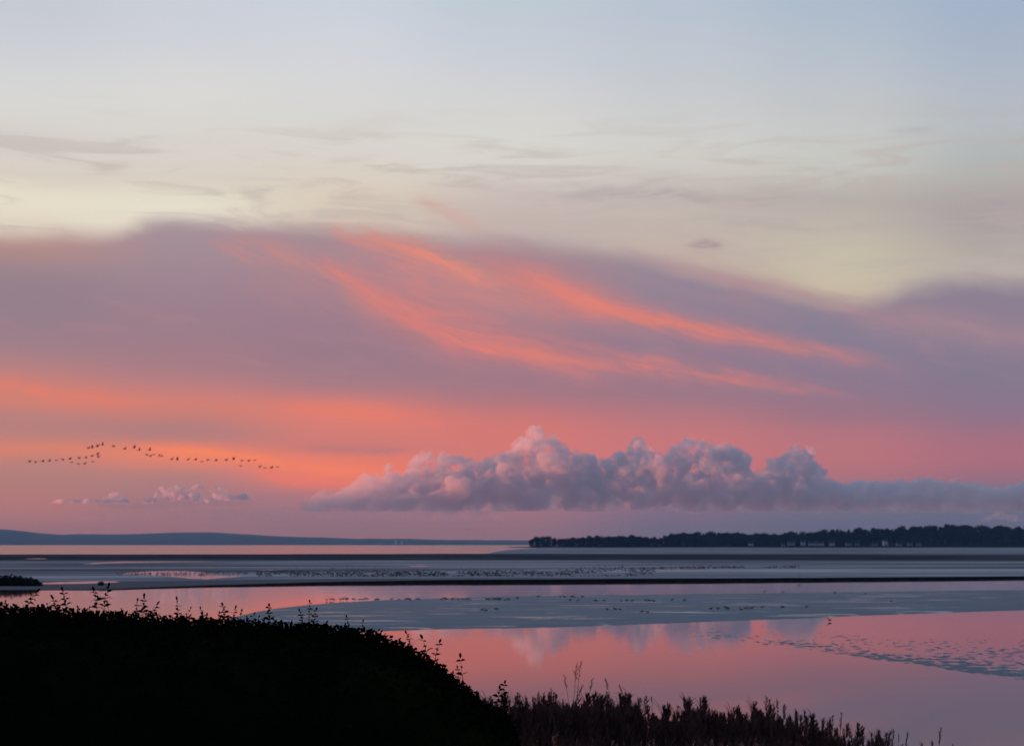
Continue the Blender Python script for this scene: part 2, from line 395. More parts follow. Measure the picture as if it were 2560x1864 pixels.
# a low second bank on the far side of the flats
def ribbon(name, pts_near, pts_far, z, mat, steps=60, under=0.35, rim=0.12):
    """a low bar of mud given by its near and far edge as seen over the water"""
    x0, x1 = pts_near[0][0], pts_near[-1][0]
    vs, fc = [], []
    prof = [(0, -under), (rim, z * 0.7), (0.3, z), (0.7, z), (1 - rim, z * 0.7), (1, -under)]
    for i in range(steps + 1):
        px = x0 + (x1 - x0) * i / steps
        yn = interp(pts_near, px) + 0.5 * mnoise.noise(Vector((px * .01, z * 9, 1))); yf = interp(pts_far, px) + 0.3 * mnoise.noise(Vector((px * .014, z * 9, 5)))
        dn = CAMZ * F / (yn - HZ); df = CAMZ * F / (min(yf, yn - 0.05) - HZ)
        for u, zz in prof:
            d = dn + (df - dn) * u
            X = (px - CX) / F * d
            vs.append((X, d, zz + (0.012 * mnoise.noise(Vector((X * .15, d * .1, 0))) if 0 < u < 1 else 0)))
    n = len(prof)
    for i in range(steps):
        for k in range(n - 1):
            a = i * n + k; fc.append((a, a + n, a + n + 1, a + 1))
    o = mesh_obj(name, vs, fc, mat, smooth=True); tag(o, kind='structure')
    return o

m_sand, t, p = material('wet_sand', (0.2, 0.22, 0.25), 0.75, 0.3)
x, y, z = pos(t)
s1 = noise(t, vec(t, x * 0.03, y * 0.12), 1.0, 4.0, 0.6, 0.3)
s2 = noise(t, vec(t, x * 1.5, y * 2.5, 7.0), 1.0, 3.0, 0.6)
t.links.new(mixc(t, s1.smooth(0.38, 0.62), (0.12, 0.15, 0.18), (0.225, 0.255, 0.29)), p.inputs['Base Color'])
pud = noise(t, vec(t, x * 0.10, y * 0.42, 2.0), 1.0, 4.0, 0.62, 0.4).smooth(0.585, 0.63)
t.links.new((s1.smooth(0.35, 0.65, 0.6, 0.85) * (1.0 - pud * 0.62)).s, p.inputs['Roughness'])
t.links.new((pud * 0.25 + 0.3).s, p.inputs['Specular IOR Level'])
b = t.nodes.new('ShaderNodeBump'); b.inputs['Strength'].default_value = 0.5; b.inputs['Distance'].default_value = 0.03
t.links.new(s2.s, b.inputs['Height']); t.links.new(b.outputs[0], p.inputs['Normal'])
near_e = [(560, 1560), (600, 1578), (700, 1588), (850, 1583), (950, 1577), (1100, 1572), (1250, 1570), (1400, 1567), (1550, 1562), (1700, 1556), (1850, 1550), (2000, 1545), (2200, 1536), (2400, 1529), (2560, 1524), (2900, 1512), (3300, 1500)]
far_e = [(560, 1552), (610, 1537), (680, 1522), (760, 1513), (860, 1505), (960, 1500), (1100, 1495.5), (1300, 1490), (1600, 1486), (1900, 1482.5), (2200, 1478.5), (2560, 1474), (3300, 1466)]
ribbon('sandbank', near_e, far_e, 0.10, m_sand, 120, 0.06, 0.02)

# pools of still water lying in the flats
def pool(outline, lift=0.014):
    vs = []
    for px, py in outline:
        zz = flat_top(px) + lift
        vs.append(at(px, py, zz))
    o = mesh_obj('pool', vs, [tuple(range(len(vs)))], m_water); tag(o, kind='structure')
pool([(95, 1459.5), (150, 1458.8), (220, 1458), (280, 1456), (302, 1453.4), (285, 1451.8), (240, 1451.9), (170, 1453.6), (110, 1455.6)], .02)
pool([(290, 1434.5), (330, 1435.6), (400, 1438), (440, 1442), (480, 1446), (520, 1447), (560, 1444), (610, 1440.5), (590, 1438), (540, 1436.5), (510, 1430), (470, 1427), (430, 1426.2), (380, 1427), (330, 1430)], .02)
pool([(206, 1410), (230, 1409.4), (270, 1407.4), (420, 1404.5), (560, 1403.2), (420, 1402.4), (300, 1403.2), (240, 1405.6)], .02)
pool([(60, 1395.8), (80, 1396.6), (110, 1396.4), (120, 1395.4), (90, 1394.8)], .02)
pool([(640, 1425.5), (690, 1424.8), (700, 1423.8), (660, 1423.8)], .02)
pool([(1015, 1415.5), (1050, 1416), (1080, 1414.5), (1060, 1413), (1030, 1413.4)], .02)
pool([(1640, 1422), (1700, 1422.6), (1780, 1421), (1800, 1418.6), (1720, 1418), (1660, 1419)], .02)

# ------------------------------------------------------------------ rippled mud breaking the surface at the right
vs, fc = [], []
NX, NY = 220, 260
near_w = [(11, 113), (14, 107), (17, 97), (20, 86), (22.5, 77), (25, 70.5), (28, 66), (34, 60)]
for j in range(NY + 1):
    for i in range(NX + 1):
        X = 11.0 + 22.0 * i / NX
        yn_ = interp(near_w, X)
        Y = yn_ - 3.0 + 48.0 * j / NY
        away = Y - yn_ + 1.6 * mnoise.noise(Vector((X * 0.5, Y * 0.25, 2)))
        k_ = min(1.0, max(0.0, (X - 12.0) / 12.0))
        env = (1 - math.exp(-max(0, away + 1.0) / 1.2)) * math.exp(-max(0, away) / (8.0 + 15.0 * k_)) * (.45 + .75 * k_)
        r_ = mnoise.noise(Vector((X * 2.4, Y * 0.9, 0))) * .9 + .6 * mnoise.noise(Vector((X * 5.0, Y * 1.7, 4)))
        s2_ = mnoise.noise(Vector((X * 0.35, Y * 0.12, 9)))
        z_ = -0.046 + 0.072 * env + 0.060 * r_ + 0.022 * s2_
        if i in (0, NX) or j in (0, NY): z_ = -0.06
        vs.append((X, Y, z_))
for j in range(NY):
    for i in range(NX):
        a = j * (NX + 1) + i; q = (a, a + 1, a + 2 + NX, a + 1 + NX)
        if max(vs[k][2] for k in q) > -0.01: fc.append(q)
o = mesh_obj('mudbank', vs, fc, m_sand, smooth=True); tag(o, kind='structure')

# ------------------------------------------------------------------ far hills and the headland
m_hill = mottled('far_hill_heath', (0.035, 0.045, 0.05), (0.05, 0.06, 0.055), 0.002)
HILL = [(-300, 1322), (-100, 1318), (0, 1322), (60, 1327), (110, 1333), (150, 1336), (200, 1334), (270, 1335), (340, 1334), (420, 1331), (470, 1329.5), (520, 1330), (560, 1332), (620, 1335), (700, 1340), (800, 1342.5), (900, 1346), (1000, 1345.5), (1100, 1348.5), (1200, 1349), (1320, 1350), (1500, 1352), (1800, 1354), (2900, 1352)]
def hill_mesh(name, d, dd, prof, lift=0.0, seed=0):
    xs = list(range(-500, 3001, 14)); vs, fc = [], []
    K = [0, .12, .3, .55, .8, 1, 1.3]
    for px in xs:
        top = (HZ - interp(prof, px) + lift + 1.0 * mnoise.noise(Vector((px * .02, seed, 0))) + .6 * mnoise.noise(Vector((px * .07, seed, 2)))) / F * d
        for k in K:
            h_ = math.sin(min(1, k) * math.pi / 2) if k <= 1 else 0.8
            h_ *= 1 + 0.10 * mnoise.noise(Vector((px * .01, k * 4, seed))) * (1 if k < 1 else 0)
            D = d + dd * (k - 1)
            vs.append(((px - CX) / F * D, D, -3 + (top + 9) * h_ if k else -3))
    n = len(K)
    for i in range(len(xs) - 1):
        for k in range(n - 1):
            a = i * n + k; fc.append((a, a + n, a + n + 1, a + 1))
    o = mesh_obj(name, vs, fc, m_hill, smooth=True); tag(o, kind='structure')
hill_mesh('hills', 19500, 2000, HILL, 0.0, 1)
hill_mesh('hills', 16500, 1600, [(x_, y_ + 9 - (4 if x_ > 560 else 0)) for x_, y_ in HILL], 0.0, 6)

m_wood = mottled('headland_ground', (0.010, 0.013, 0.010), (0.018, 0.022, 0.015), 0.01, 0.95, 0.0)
SKYL = [(1318, 1360), (1325, 1348), (1340, 1341), (1370, 1339), (1385, 1345), (1420, 1346), (1450, 1341), (1520, 1339), (1580, 1338), (1640, 1341), (1690, 1334), (1720, 1328), (1780, 1325), (1840, 1329), (1900, 1331), (1960, 1329), (2040, 1324), (2120, 1320), (2200, 1318), (2300, 1313), (2400, 1309), (2470, 1313), (2560, 1315), (2900, 1308)]
HD = 3150.0
def head_z(x, y):
    px = CX + x * F / y
    if px < 1300: return -2.0
    top = (HZ - interp(SKYL, px)) / F * 3420
    g = max(0.0, top + 6 - 21.0)         # ground under 15 m of trees
    u = min(1.0, max(0.0, (y - HD) / 330.0))
    edge = min(1, (px - 1300) / 25)
    far = min(1.0, max(0.0, (4300 - y) / 500.0))
    return -1.0 + edge * far * (min(1, (y - HD + 60) / 60.0) * 2.6 if y < HD else 2.6 + g * (u * u * (3 - 2 * u)))
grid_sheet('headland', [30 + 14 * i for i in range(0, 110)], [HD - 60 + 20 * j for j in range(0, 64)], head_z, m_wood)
# low spit at the tip
o = mesh_obj('spit', [(-12, 3190, -.2), (30, 3130, -.2), (80, 3120, -.2), (80, 3260, -.2), (20, 3240, -.2), (0, 3196, 1.2), (34, 3160, 1.9), (80, 3150, 2.2), (80, 3230, 2.2), (24, 3215, 1.7)],
             [(0, 1, 6, 5), (1, 2, 7, 6), (5, 6, 9), (6, 7, 8, 9), (0, 5, 9, 4), (4, 9, 8, 3)], m_wood); tag(o, kind='structure')

# ------------------------------------------------------------------ trees
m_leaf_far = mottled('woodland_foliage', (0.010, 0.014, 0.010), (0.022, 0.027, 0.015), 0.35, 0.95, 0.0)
m_bark = mottled('tree_bark', (0.03, 0.026, 0.02), (0.05, 0.042, 0.032), 2.0)
def blob_faces(cs, rs, n, size, r_):
    """leafy clump faces spread through several round masses"""
    vs, fc = [], []
    wts = [q ** 2 for q in rs]; tot = sum(wts)
    for c_, q, w_ in zip(cs, rs, wts):
        for _ in range(int(n * w_ / tot)):
            d = Vector((r_.gauss(0, 1), r_.gauss(0, 1), r_.gauss(0, 1))).normalized()
            P = Vector(c_) + d * q * (0.55 + 0.5 * r_.random())
            nrm = (d + Vector((r_.gauss(0, .5), r_.gauss(0, .5), r_.gauss(0, .5)))).normalized()
            a = nrm.orthogonal().normalized(); b_ = nrm.cross(a)
            s_ = size * r_.uniform(.6, 1.4); k = len(vs); an = r_.random() * 6.28
            for j in range(4):
                th = an + j * math.pi / 2
                vs.append(P + a * math.cos(th) * s_ + b_ * math.sin(th) * s_ * .75 + nrm * r_.uniform(-.2, .2) * s_)
            fc.append((k, k + 1, k + 2, k + 3))
    return vs, fc
def taper(vs, fc, p0, p1, r0, r1, n=6):
    d = (Vector(p1) - Vector(p0)).normalized(); a = d.orthogonal().normalized(); b_ = d.cross(a); k = len(vs)
    for P, q in ((p0, r0), (p1, r1)):
        for j in range(n):
            th = j * 2 * math.pi / n
            vs.append(Vector(P) + (a * math.cos(th) + b_ * math.sin(th)) * q)
    for j in range(n):
        fc.append((k + j, k + (j + 1) % n, k + n + (j + 1) % n, k + n + j))
def make_tree(kind, seed):
    r_ = random.Random(seed)
    H = 1.0
    root = empty('broadleaf_tree' if kind == 0 else 'conifer_tree', (0, 0, 0))
    cs, rs = [], []
    if kind == 0:
        for _ in range(15):
            th = r_.random() * 6.28; rr = r_.uniform(.05, .26)
            cs.append((rr * math.cos(th), rr * math.sin(th), r_.uniform(.22, .84))); rs.append(r_.uniform(.13, .22))
        cs.append((0, 0, .60)); rs.append(.29); cs.append((0, 0, .3)); rs.append(.26)
        for th in (0, 1.6, 3.1, 4.7): cs.append((.2 * math.cos(th), .2 * math.sin(th), .12)); rs.append(.15)
    else:
        for i in range(8):
            z = .18 + .095 * i; w = .27 * (1 - (z - .2) / .95)
            for _ in range(2):
                th = r_.random() * 6.28
                cs.append((w * .6 * math.cos(th), w * .6 * math.sin(th), z)); rs.append(w * .75)
    v, f = blob_faces(cs, rs, 900, .05, r_)
    mesh_obj('crown', v, f, m_leaf_far, root)
    v, f = [], []
    taper(v, f, (0, 0, -.06), (0.01, 0, .55), .028, .014)
    for i in range(5):
        th = i * 1.3 + r_.random(); z = .3 + .07 * i
        taper(v, f, (0, 0, z), (.2 * math.cos(th), .2 * math.sin(th), z + .18), .011, .004, 4)
    mesh_obj('trunk', v, f, m_bark, root)
    return root
LAND = [(1877, 'the lone white cottage'), (1958, 'the small low grey cottage'), (2008, 'the bright white gable cottage'), (2040, 'the long pale terrace'), (2080, 'the square white cottage'), (2130, 'the two dim grey cottages'), (2213, 'the tall white house'), (2290, 'the last dim cottage at the right')]
def land(px):
    if px < 1800: return 'the left shoulder of the wooded hill'
    if px > 2350: return 'the bare shore right of the last dim cottage'
    return min(LAND, key=lambda q: abs(q[0] - px))[1]
protos = [make_tree(0, 1), make_tree(0, 2), make_tree(0, 3), make_tree(0, 4), make_tree(1, 5), make_tree(1, 6)]
used = [False] * 6
def place_tree(px, top_py, d, label, group, kind=None, width=1.0):
    k = kind if kind is not None else rng.choice([0, 1, 2, 3, 0, 1, 2, 3, 4, 5])
    if used[k]: o = copy_tree(protos[k])
    else: o = protos[k]; used[k] = True
    x_ = (px - CX) / F * d
    gz = head_z(x_, d) - 0.2
    top = CAMZ + (HZ - top_py) / F * d
    s_ = max(6.0, (top - gz) / 0.97)
    o.location = (x_, d, gz); o.scale = (s_ * width, s_ * width, s_); o.rotation_euler = (0, 0, rng.random() * 6.28)
    tag(o, label, 'tree', group)
# the tip clump
for px, py, dd in ((1330, 1346, 0), (1343, 1340, 12), (1357, 1339, 0), (1371, 1338.5, 10)):
    place_tree(px, py, 3190 + dd, 'tall dark tree in the dense clump at the seaward tip of the headland', 'trees in the clump at the headland tip', rng.choice([0, 1, 2, 3]), 1.05)
place_tree(1385, 1343, 3200, 'lower tree just right of the tall clump at the headland tip', None, 0)
x_ = 1398
ends = []
while x_ < 1690:
    py = interp(SKYL, x_) + rng.uniform(-3.0, 4.0)
    place_tree(x_, py, 3190 + rng.uniform(0, 60), 'dark rounded tree in the ' + ('left third, near the tip,' if x_ < 1495 else 'middle part' if x_ < 1600 else 'right end, against the hill,') + ' of the low shoreline row', 'trees in the low row along the headland shore', rng.choice([0, 1, 2, 3, 3]), rng.uniform(.85, 1.15))
    x_ += rng.uniform(6.5, 11)
# skyline of the hill
x_ = 1694
while x_ < 2600:
    py = interp(SKYL, x_) + rng.uniform(-2.0, 5.5)
    place_tree(x_, py, 3420 + rng.uniform(0, 60), 'dark skyline tree above ' + land(x_), 'trees along the skyline of the wooded hill', None, rng.uniform(.9, 1.3))
    x_ += rng.uniform(8, 13)
# trees along the foot of the hill, behind and between the houses
x_ = 1700
while x_ < 2600:
    d_ = 3225 + rng.uniform(0, 60)
    place_tree(x_, 1348 + rng.uniform(-7, 5), d_, 'dark low tree at hill foot by ' + land(x_), 'trees at the foot of the wooded hill', None, rng.uniform(.9, 1.3))
    x_ += rng.uniform(7, 20)
# the closed wood covering the hillside between them
def wood_mass(name, x0px, x1px, d0, d1, step, seed):
    r_ = random.Random(seed); vs, fc = [], []
    d = d0
    while d < d1:
        px = x0px
        while px < x1px:
            X = (px - CX) / F * d; g = head_z(X, d)
            hh = r_.uniform(10, 14.0); w = hh * .42
            v, f = blob_faces([(X, d, g + hh * .62), (X + r_.uniform(-3, 3), d + 2, g + hh * .8)], [w, w * .7], 34, 1.5, r_)
            k = len(vs); vs += v; fc += [tuple(q + k for q in ff) for ff in f]
            px += r_.uniform(.7, 1.3) * step
        d += r_.uniform(22, 30)
    o = mesh_obj(name, vs, fc, m_leaf_far)
    return tag(o, 'closed dark wood covering the hillside above the shore cottages', 'wood', None, 'stuff')
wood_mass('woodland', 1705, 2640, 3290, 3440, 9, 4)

# ------------------------------------------------------------------ cottages on the far shore
m_wall = mottled('whitewash', (0.68, 0.68, 0.68), (0.8, 0.8, 0.79), 0.6)
m_wall2 = mottled('grey_render', (0.36, 0.36, 0.36), (0.45, 0.45, 0.44), 0.6)
m_roof = mottled('slate', (0.035, 0.037, 0.042), (0.06, 0.06, 0.065), 0.8)
m_glass, _, _ = material('window_glass', (0.02, 0.022, 0.026), 0.08, 0.5)
def box_vf(x0, x1, y0, y1, z0, z1):
    v = [(x0, y0, z0), (x1, y0, z0), (x1, y1, z0), (x0, y1, z0), (x0, y0, z1), (x1, y0, z1), (x1, y1, z1), (x0, y1, z1)]
    return v, [(0, 3, 2, 1), (4, 5, 6, 7), (0, 1, 5, 4), (1, 2, 6, 5), (2, 3, 7, 6), (3, 0, 4, 7)]
def make_house(w, d, h, rf, wm, gable=False):
    root = empty('cottage', (0, 0, 0))
    v = [(-w/2, -d/2, 0), (w/2, -d/2, 0), (w/2, d/2, 0), (-w/2, d/2, 0), (-w/2, -d/2, h), (w/2, -d/2, h), (w/2, d/2, h), (-w/2, d/2, h), (-w/2, 0, h + rf - .1), (w/2, 0, h + rf - .1)]
    f = [(0, 1, 5, 4), (2, 3, 7, 6), (1, 2, 6, 9, 5), (3, 0, 4, 8, 7)]
    mesh_obj('wall', v, f, wm, root)
    e = .35; k = rf / (d / 2)
    v = []
    for X in (-w/2 - e, w/2 + e):
        v += [(X, -d/2 - e, h - e * k + .02), (X, 0, h + rf), (X, d/2 + e, h - e * k + .02), (X, -d/2 - e, h - e * k - .16), (X, 0, h + rf - .18), (X, d/2 + e, h - e * k - .16)]
    f = [(0, 6, 7, 1), (1, 7, 8, 2), (3, 4, 10, 9), (4, 5, 11, 10), (0, 3, 9, 6), (2, 8, 11, 5), (0, 1, 4, 3), (1, 2, 5, 4), (6, 9, 10, 7), (7, 10, 11, 8)]
    r = mesh_obj('roof', v, f, m_roof, root)
    for X in (-w/2 + .5, w/2 - .5):
        vv, ff = box_vf(X - .4, X + .4, -.35, .35, h + rf - .7, h + rf + 1.0); mesh_obj('chimney', vv, ff, wm, r)
    nwin = max(2, int(w / 2.6))
    for fl in range(2 if h > 4 else 1):
        for i in range(nwin):
            X = -w/2 + w * (i + .5) / nwin
            if fl == 0 and i == nwin // 2:
                vv, ff = box_vf(X - .5, X + .5, -d/2 - .06, -d/2 - .003, 0, 2.1); mesh_obj('door', vv, ff, m_bark, root)
            else:
                vv, ff = box_vf(X - .5, X + .5, -d/2 - .05, -d/2 - .003, 1 + 2.6 * fl, 2.3 + 2.6 * fl); mesh_obj('window', vv, ff, m_glass, root)
    return root
HOUSES = [(1877, 1359, 8, 6, 3.2, m_wall, 'white cottage standing alone, leftmost on the far shore'),
 (1958, 1361.5, 6, 5, 2.8, m_wall2, 'small low grey cottage in the gap right of the lone white cottage'),
 (1978, 1356, 12, 6, 4.6, m_wall2, 'long grey house slightly above the shore, left of the bright gable cottage'),
 (2008, 1357, 7, 7, 5.0, m_wall, 'bright white cottage at the left end of the long pale terrace'),
 (2030, 1360, 12, 6, 3.4, m_wall, 'left half of the long pale terrace on the far shore'),
 (2050, 1359.5, 13, 6, 3.6, m_wall, 'right half of the long pale terrace on the far shore'),
 (2080, 1360.5, 8, 6, 4.4, m_wall, 'square white cottage just right of the long pale terrace'),
 (2122, 1359, 10, 6, 3.0, m_wall2, 'dim grey cottage right of the square white cottage'),
 (2143, 1358, 8, 6, 3.0, m_wall2, 'dim grey cottage half hidden by trees, second right of the square white cottage'),
 (2186, 1361, 9, 6, 3.0, m_wall2, 'low grey cottage just left of the tall white house'),
 (2213, 1359, 7, 7, 6.0, m_wall, 'tall narrow white house, brightest at the right of the shore row'),
 (2248, 1361, 9, 6, 2.8, m_wall2, 'dim low cottage just right of the tall white house'),
 (2275, 1360, 8, 6, 2.8, m_wall2, 'dim cottage second from the right end of the shore row'),
 (2297, 1359.5, 9, 6, 2.8, m_wall2, 'dim grey cottage at the right end of the shore row')]
for px, py, w_, d_, h_, wm, lab in HOUSES:
    hse = make_house(w_ * 1.15, d_ * 1.2, h_ * 1.35, 2.6, wm)
    dd = 3170.0
    X = (px - CX) / F * dd
    z_ = CAMZ - (py + 3.5 - HZ) / F * dd
    hse.location = (X, dd, max(head_z(X, dd) - .1, min(z_, 3.4)))
    hse.rotation_euler = (0, 0, rng.uniform(-.25, .25))
    tag(hse, lab, 'cottage', 'cottages along the far shore')

# pale towers on the shore below the blue hills
m_pale = mottled('pale_concrete', (0.78, 0.78, 0.78), (0.84, 0.84, 0.82), 0.05)
def tower(px, top_py, w_, lab):
    d_ = 13000.0; H_ = (HZ - top_py) / F * d_ + CAMZ
    root = empty('pale_tower', ((px - CX) / F * d_, d_, 0))
    v, f = [], []
    prof = [(0, 1), (.15, .93), (.5, .82), (.85, .84), (1, .9)]
    n = 20
    for z_, q in prof:
        for j in range(n):
            v.append((w_ / 2 * q * math.cos(j * 2 * math.pi / n), w_ / 2 * q * math.sin(j * 2 * math.pi / n), z_ * H_))
    for k in range(len(prof) - 1):
        for j in range(n): f.append((k * n + j, k * n + (j + 1) % n, (k + 1) * n + (j + 1) % n, (k + 1) * n + j))
    mesh_obj('shell', v, f, m_pale, root, True)
    vv, ff = [], []
    taper(vv, ff, (0, 0, H_ * .985), (0, 0, H_ * 1.01), w_ / 2 * .92, w_ / 2 * .92, 20)
    ff.append(tuple(range(20, 40)))
    mesh_obj('rim', vv, ff, m_pale, root)
    tag(root, lab, 'tower')
tower(989, 1349, 26, 'broader pale tower on the shore below the blue hills')
tower(1005, 1352, 17, 'slimmer pale tower just right of the broad one below the blue hills')
v, f = [], []
for i in range(25):
    th = i * 2 * math.pi / 24
    if i < 24: v.append((-860 + 330 * math.cos(th), 13000 + 90 * math.sin(th), -.5)); v.append((-860 + 300 * math.cos(th), 13000 + 70 * math.sin(th), 1.5))
for i in range(24):
    a = 2 * i; b2 = 2 * ((i + 1) % 24); f.append((a, b2, b2 + 1, a + 1))
f.append(tuple(range(1, 48, 2)))
o = mesh_obj('sandbank', v, f, m_sand); tag(o, kind='structure')

# ------------------------------------------------------------------ cumulus standing beyond the estuary
def vapour(name, dens, col=(0.975, 0.972, 0.985)):
    m = bpy.data.materials.new(name); m.use_nodes = True
    t = m.node_tree; t.nodes.clear()
    out = t.nodes.new('ShaderNodeOutputMaterial'); pv = t.nodes.new('ShaderNodeVolumePrincipled')
    pv.inputs['Color'].default_value = (*col, 1)
    pv.inputs['Absorption Color'].default_value = (0, 0, 0, 1)
    pv.inputs['Anisotropy'].default_value = 0.1
    x, y, z = pos(t)
    nz = noise(t, vec(t, x * 0.0065, y * 0.0065, z * 0.0065), 1.0, 4.0, 0.62)
    fade = (z + (nz - 0.5) * 300.0).smooth(430.0, 680.0, 0.22, 1.0) * (x + (nz - 0.5) * 900.0).smooth(-3000.0, -900.0, 0.3, 1.0) if dens < 0.015 else nz.smooth(-1.0, -0.5)
    t.links.new((fade * (nz.smooth(0.42, 0.60) * (dens * 1.6) + dens * 0.05)).s, pv.inputs['Density'])
    t.links.new(pv.outputs[0], out.inputs['Volume'])
    return m
m_cloud = vapour('cloud_vapour', 0.0075); m_cloud2 = vapour('cloud_vapour_dense', 0.016, (.995, .96, .95)); m_cloud3 = vapour('cloud_vapour_thin', 0.0032, (.80, .82, .92))  # redder sunset light tinted into the dense vapour, bluish shade into the thin

ICO = {}
def ico(sub):
    if sub not in ICO:
        bm = bmesh.new(); bmesh.ops.create_icosphere(bm, subdivisions=sub, radius=1)
        ICO[sub] = (np.array([v.co[:] for v in bm.verts]), [tuple(v.index for v in f.verts) for f in bm.faces]); bm.free()
    return ICO[sub]
def cloud(name, outline, base_px, D, depth, seed, voxel, rmax, rmin, n, disp, mat=None, kind='stuff'):
    """a heap of round puffs under the outline, fused and roughened"""
    r_ = random.Random(seed); k = D / F
    sv, sf = ico(2); vs, fc = [], []; off = 0
    x0, x1 = outline[0][0], outline[-1][0]
    def put(X, Y, Z, q):
        nonlocal off
        vs.append(sv * np.array([q, q * 1.15, q * .92]) + np.array([X, Y, Z])); fc.extend([tuple(a + off for a in f_) for f_ in sf]); off += len(sv)
    zb = (HZ - base_px) * k + CAMZ
    for i in range(n):
        px = r_.uniform(x0, x1); topz = (HZ - interp(outline, px)) * k + CAMZ
        if topz < zb + 30: continue
        u = r_.random() ** 0.6
        Z = zb + (topz - zb) * u
        q = (rmax * (1 - u) + rmin * u) * r_.uniform(.6, 1.25)
        q = min(q, max(rmin * .6, (topz - Z) * 1.0 + rmin * .5))
        # stay inside the outline on either side
        for _ in range(6):
            ok = all((HZ - interp(outline, px + s_ * q / k * .8)) * k + CAMZ > Z - q * .1 for s_ in (-1, 1))
            if ok: break
            q *= .75
        Z = max(Z, zb + q * .55); 
        if Z + q > topz + rmin * .4: Z = topz - q + rmin * .3
        put((px - CX) * k, D + r_.gauss(0, .28) * depth * (1.15 - u), Z, q)
    # crisp heads along the outline
    px = x0
    while px < x1:
        topz = (HZ - interp(outline, px)) * k + CAMZ
        q = rmin * r_.uniform(.6, 1.3)
        if topz > zb + 60: put((px - CX) * k, D + r_.gauss(0, .12) * depth, topz - q * 1.0, q)
        px += rmin / k * r_.uniform(.35, .7)
    mat = mat or m_cloud
    o = mesh_obj(name, np.concatenate(vs), fc, mat)
    md = o.modifiers.new('fuse', 'REMESH'); md.mode = 'VOXEL'; md.voxel_size = voxel
    sm = o.modifiers.new('soften', 'SMOOTH'); sm.factor = .5; sm.iterations = 2
    dg = bpy.context.evaluated_depsgraph_get(); me = bpy.data.meshes.new_from_object(o.evaluated_get(dg))
    o.modifiers.clear(); o.data = me
    N = len(me.vertices); co = np.empty(N * 3); me.vertices.foreach_get('co', co); co = co.reshape(-1, 3)
    no = np.empty(N * 3); me.vertex_normals.foreach_get('vector', no); no = no.reshape(-1, 3)
    for sc_, am in disp:
        nn = np.array([mnoise.noise(Vector(c * sc_)) for c in co])
        co = co + no * (np.abs(nn)[:, None] * 2 - .35) * am
    me.vertices.foreach_set('co', co.ravel()); me.update()
    o.modifiers.new('fuse', 'REMESH').mode = 'VOXEL'; o.modifiers[0].voxel_size = voxel * .8
    dg = bpy.context.evaluated_depsgraph_get(); me = bpy.data.meshes.new_from_object(o.evaluated_get(dg)); o.modifiers.clear(); o.data = me
    if not me.materials: me.materials.append(mat)
    N = len(me.vertices); co = np.empty(N * 3); me.vertices.foreach_get('co', co); co = co.reshape(-1, 3)
    below = co[:, 2] < zb
    co[below, 2] = zb + (co[below, 2] - zb) * .15
    me.vertices.foreach_set('co', co.ravel()); me.update()
    me.polygons.foreach_set('use_smooth', [True] * len(me.polygons))
    tag(o, kind=kind)
    return o
BANK = [(760, 1268), (800, 1250), (860, 1222), (900, 1192), (940, 1190), (962, 1196), (974, 1160), (984, 1158), (992, 1190), (1006, 1192), (1022, 1165), (1045, 1142), (1075, 1138), (1090, 1148), (1120, 1140), (1154, 1150), (1190, 1158), (1217, 1150), (1235, 1140), (1255, 1134), (1272, 1140), (1283, 1112), (1300, 1098), (1315, 1088), (1328, 1066), (1342, 1064), (1352, 1080), (1360, 1096), (1378, 1092), (1408, 1104), (1430, 1124), (1455, 1140), (1490, 1152), (1520, 1144), (1550, 1136), (1575, 1130), (1586, 1104), (1594, 1094), (1606, 1102), (1630, 1122), (1660, 1138), (1667, 1156), (1676, 1150), (1686, 1122), (1706, 1100), (1730, 1094), (1757, 1098), (1778, 1110), (1800, 1116), (1822, 1108), (1848, 1122), (1868, 1140), (1872, 1178), (1900, 1190), (1918, 1168), (1928, 1144), (1955, 1146), (1980, 1134), (1998, 1120), (2018, 1118), (2028, 1136), (2032, 1160), (2060, 1176), (2090, 1206), (2140, 1212), (2200, 1206), (2260, 1204), (2320, 1194), (2380, 1204), (2460, 1216), (2560, 1226), (2700, 1232)]
cloud('cumulus_cloud', BANK, 1277, 25000, 1500, 3, 26, 175, 56, 1700, [(1 / 480, 80), (1 / 190, 62), (1 / 90, 36), (1 / 45, 18)])
LEFT = [[(126, 1256), (140, 1248), (170, 1253), (200, 1248), (228, 1250), (240, 1250), (256, 1250), (268, 1243), (280, 1231), (292, 1229), (304, 1238), (318, 1252), (335, 1256)],
        [(345, 1256), (362, 1250), (385, 1246), (396, 1216), (402, 1212), (412, 1226), (424, 1218), (440, 1212), (456, 1220), (470, 1226), (482, 1214), (494, 1210), (508, 1213), (505, 1232), (518, 1246), (524, 1252)],
        [(526, 1242), (532, 1220), (540, 1210), (556, 1212), (566, 1222), (580, 1240), (600, 1236), (612, 1230), (618, 1240), (624, 1248)]]
for i_, o_ in enumerate(LEFT):
    cloud('cumulus_cloud', o_, 1257 - (0, 0, 6)[i_], 28000, 300, 30 + i_, 18, 60, 32, 90, [(1 / 160, 18), (1 / 70, 16), (1 / 35, 8)], m_cloud2)
cloud('cumulus_cloud', [(2440, 1300), (2460, 1292), (2480, 1284), (2500, 1279), (2520, 1284), (2545, 1290), (2570, 1298)], 1303, 28000, 500, 41, 26, 80, 40, 70, [(1 / 200, 26), (1 / 80, 14)], m_cloud3)
# a lower lavender layer under the left part of the bank
cloud('cumulus_cloud', [(180, 1286), (300, 1276), (420, 1274), (540, 1270), (640, 1272), (740, 1268), (860, 1262), (980, 1266), (1080, 1262), (1160, 1268), (1230, 1276), (1260, 1290)], 1302, 26500, 900, 57, 30, 110, 50, 260, [(1 / 260, 40), (1 / 110, 18)], m_cloud3)

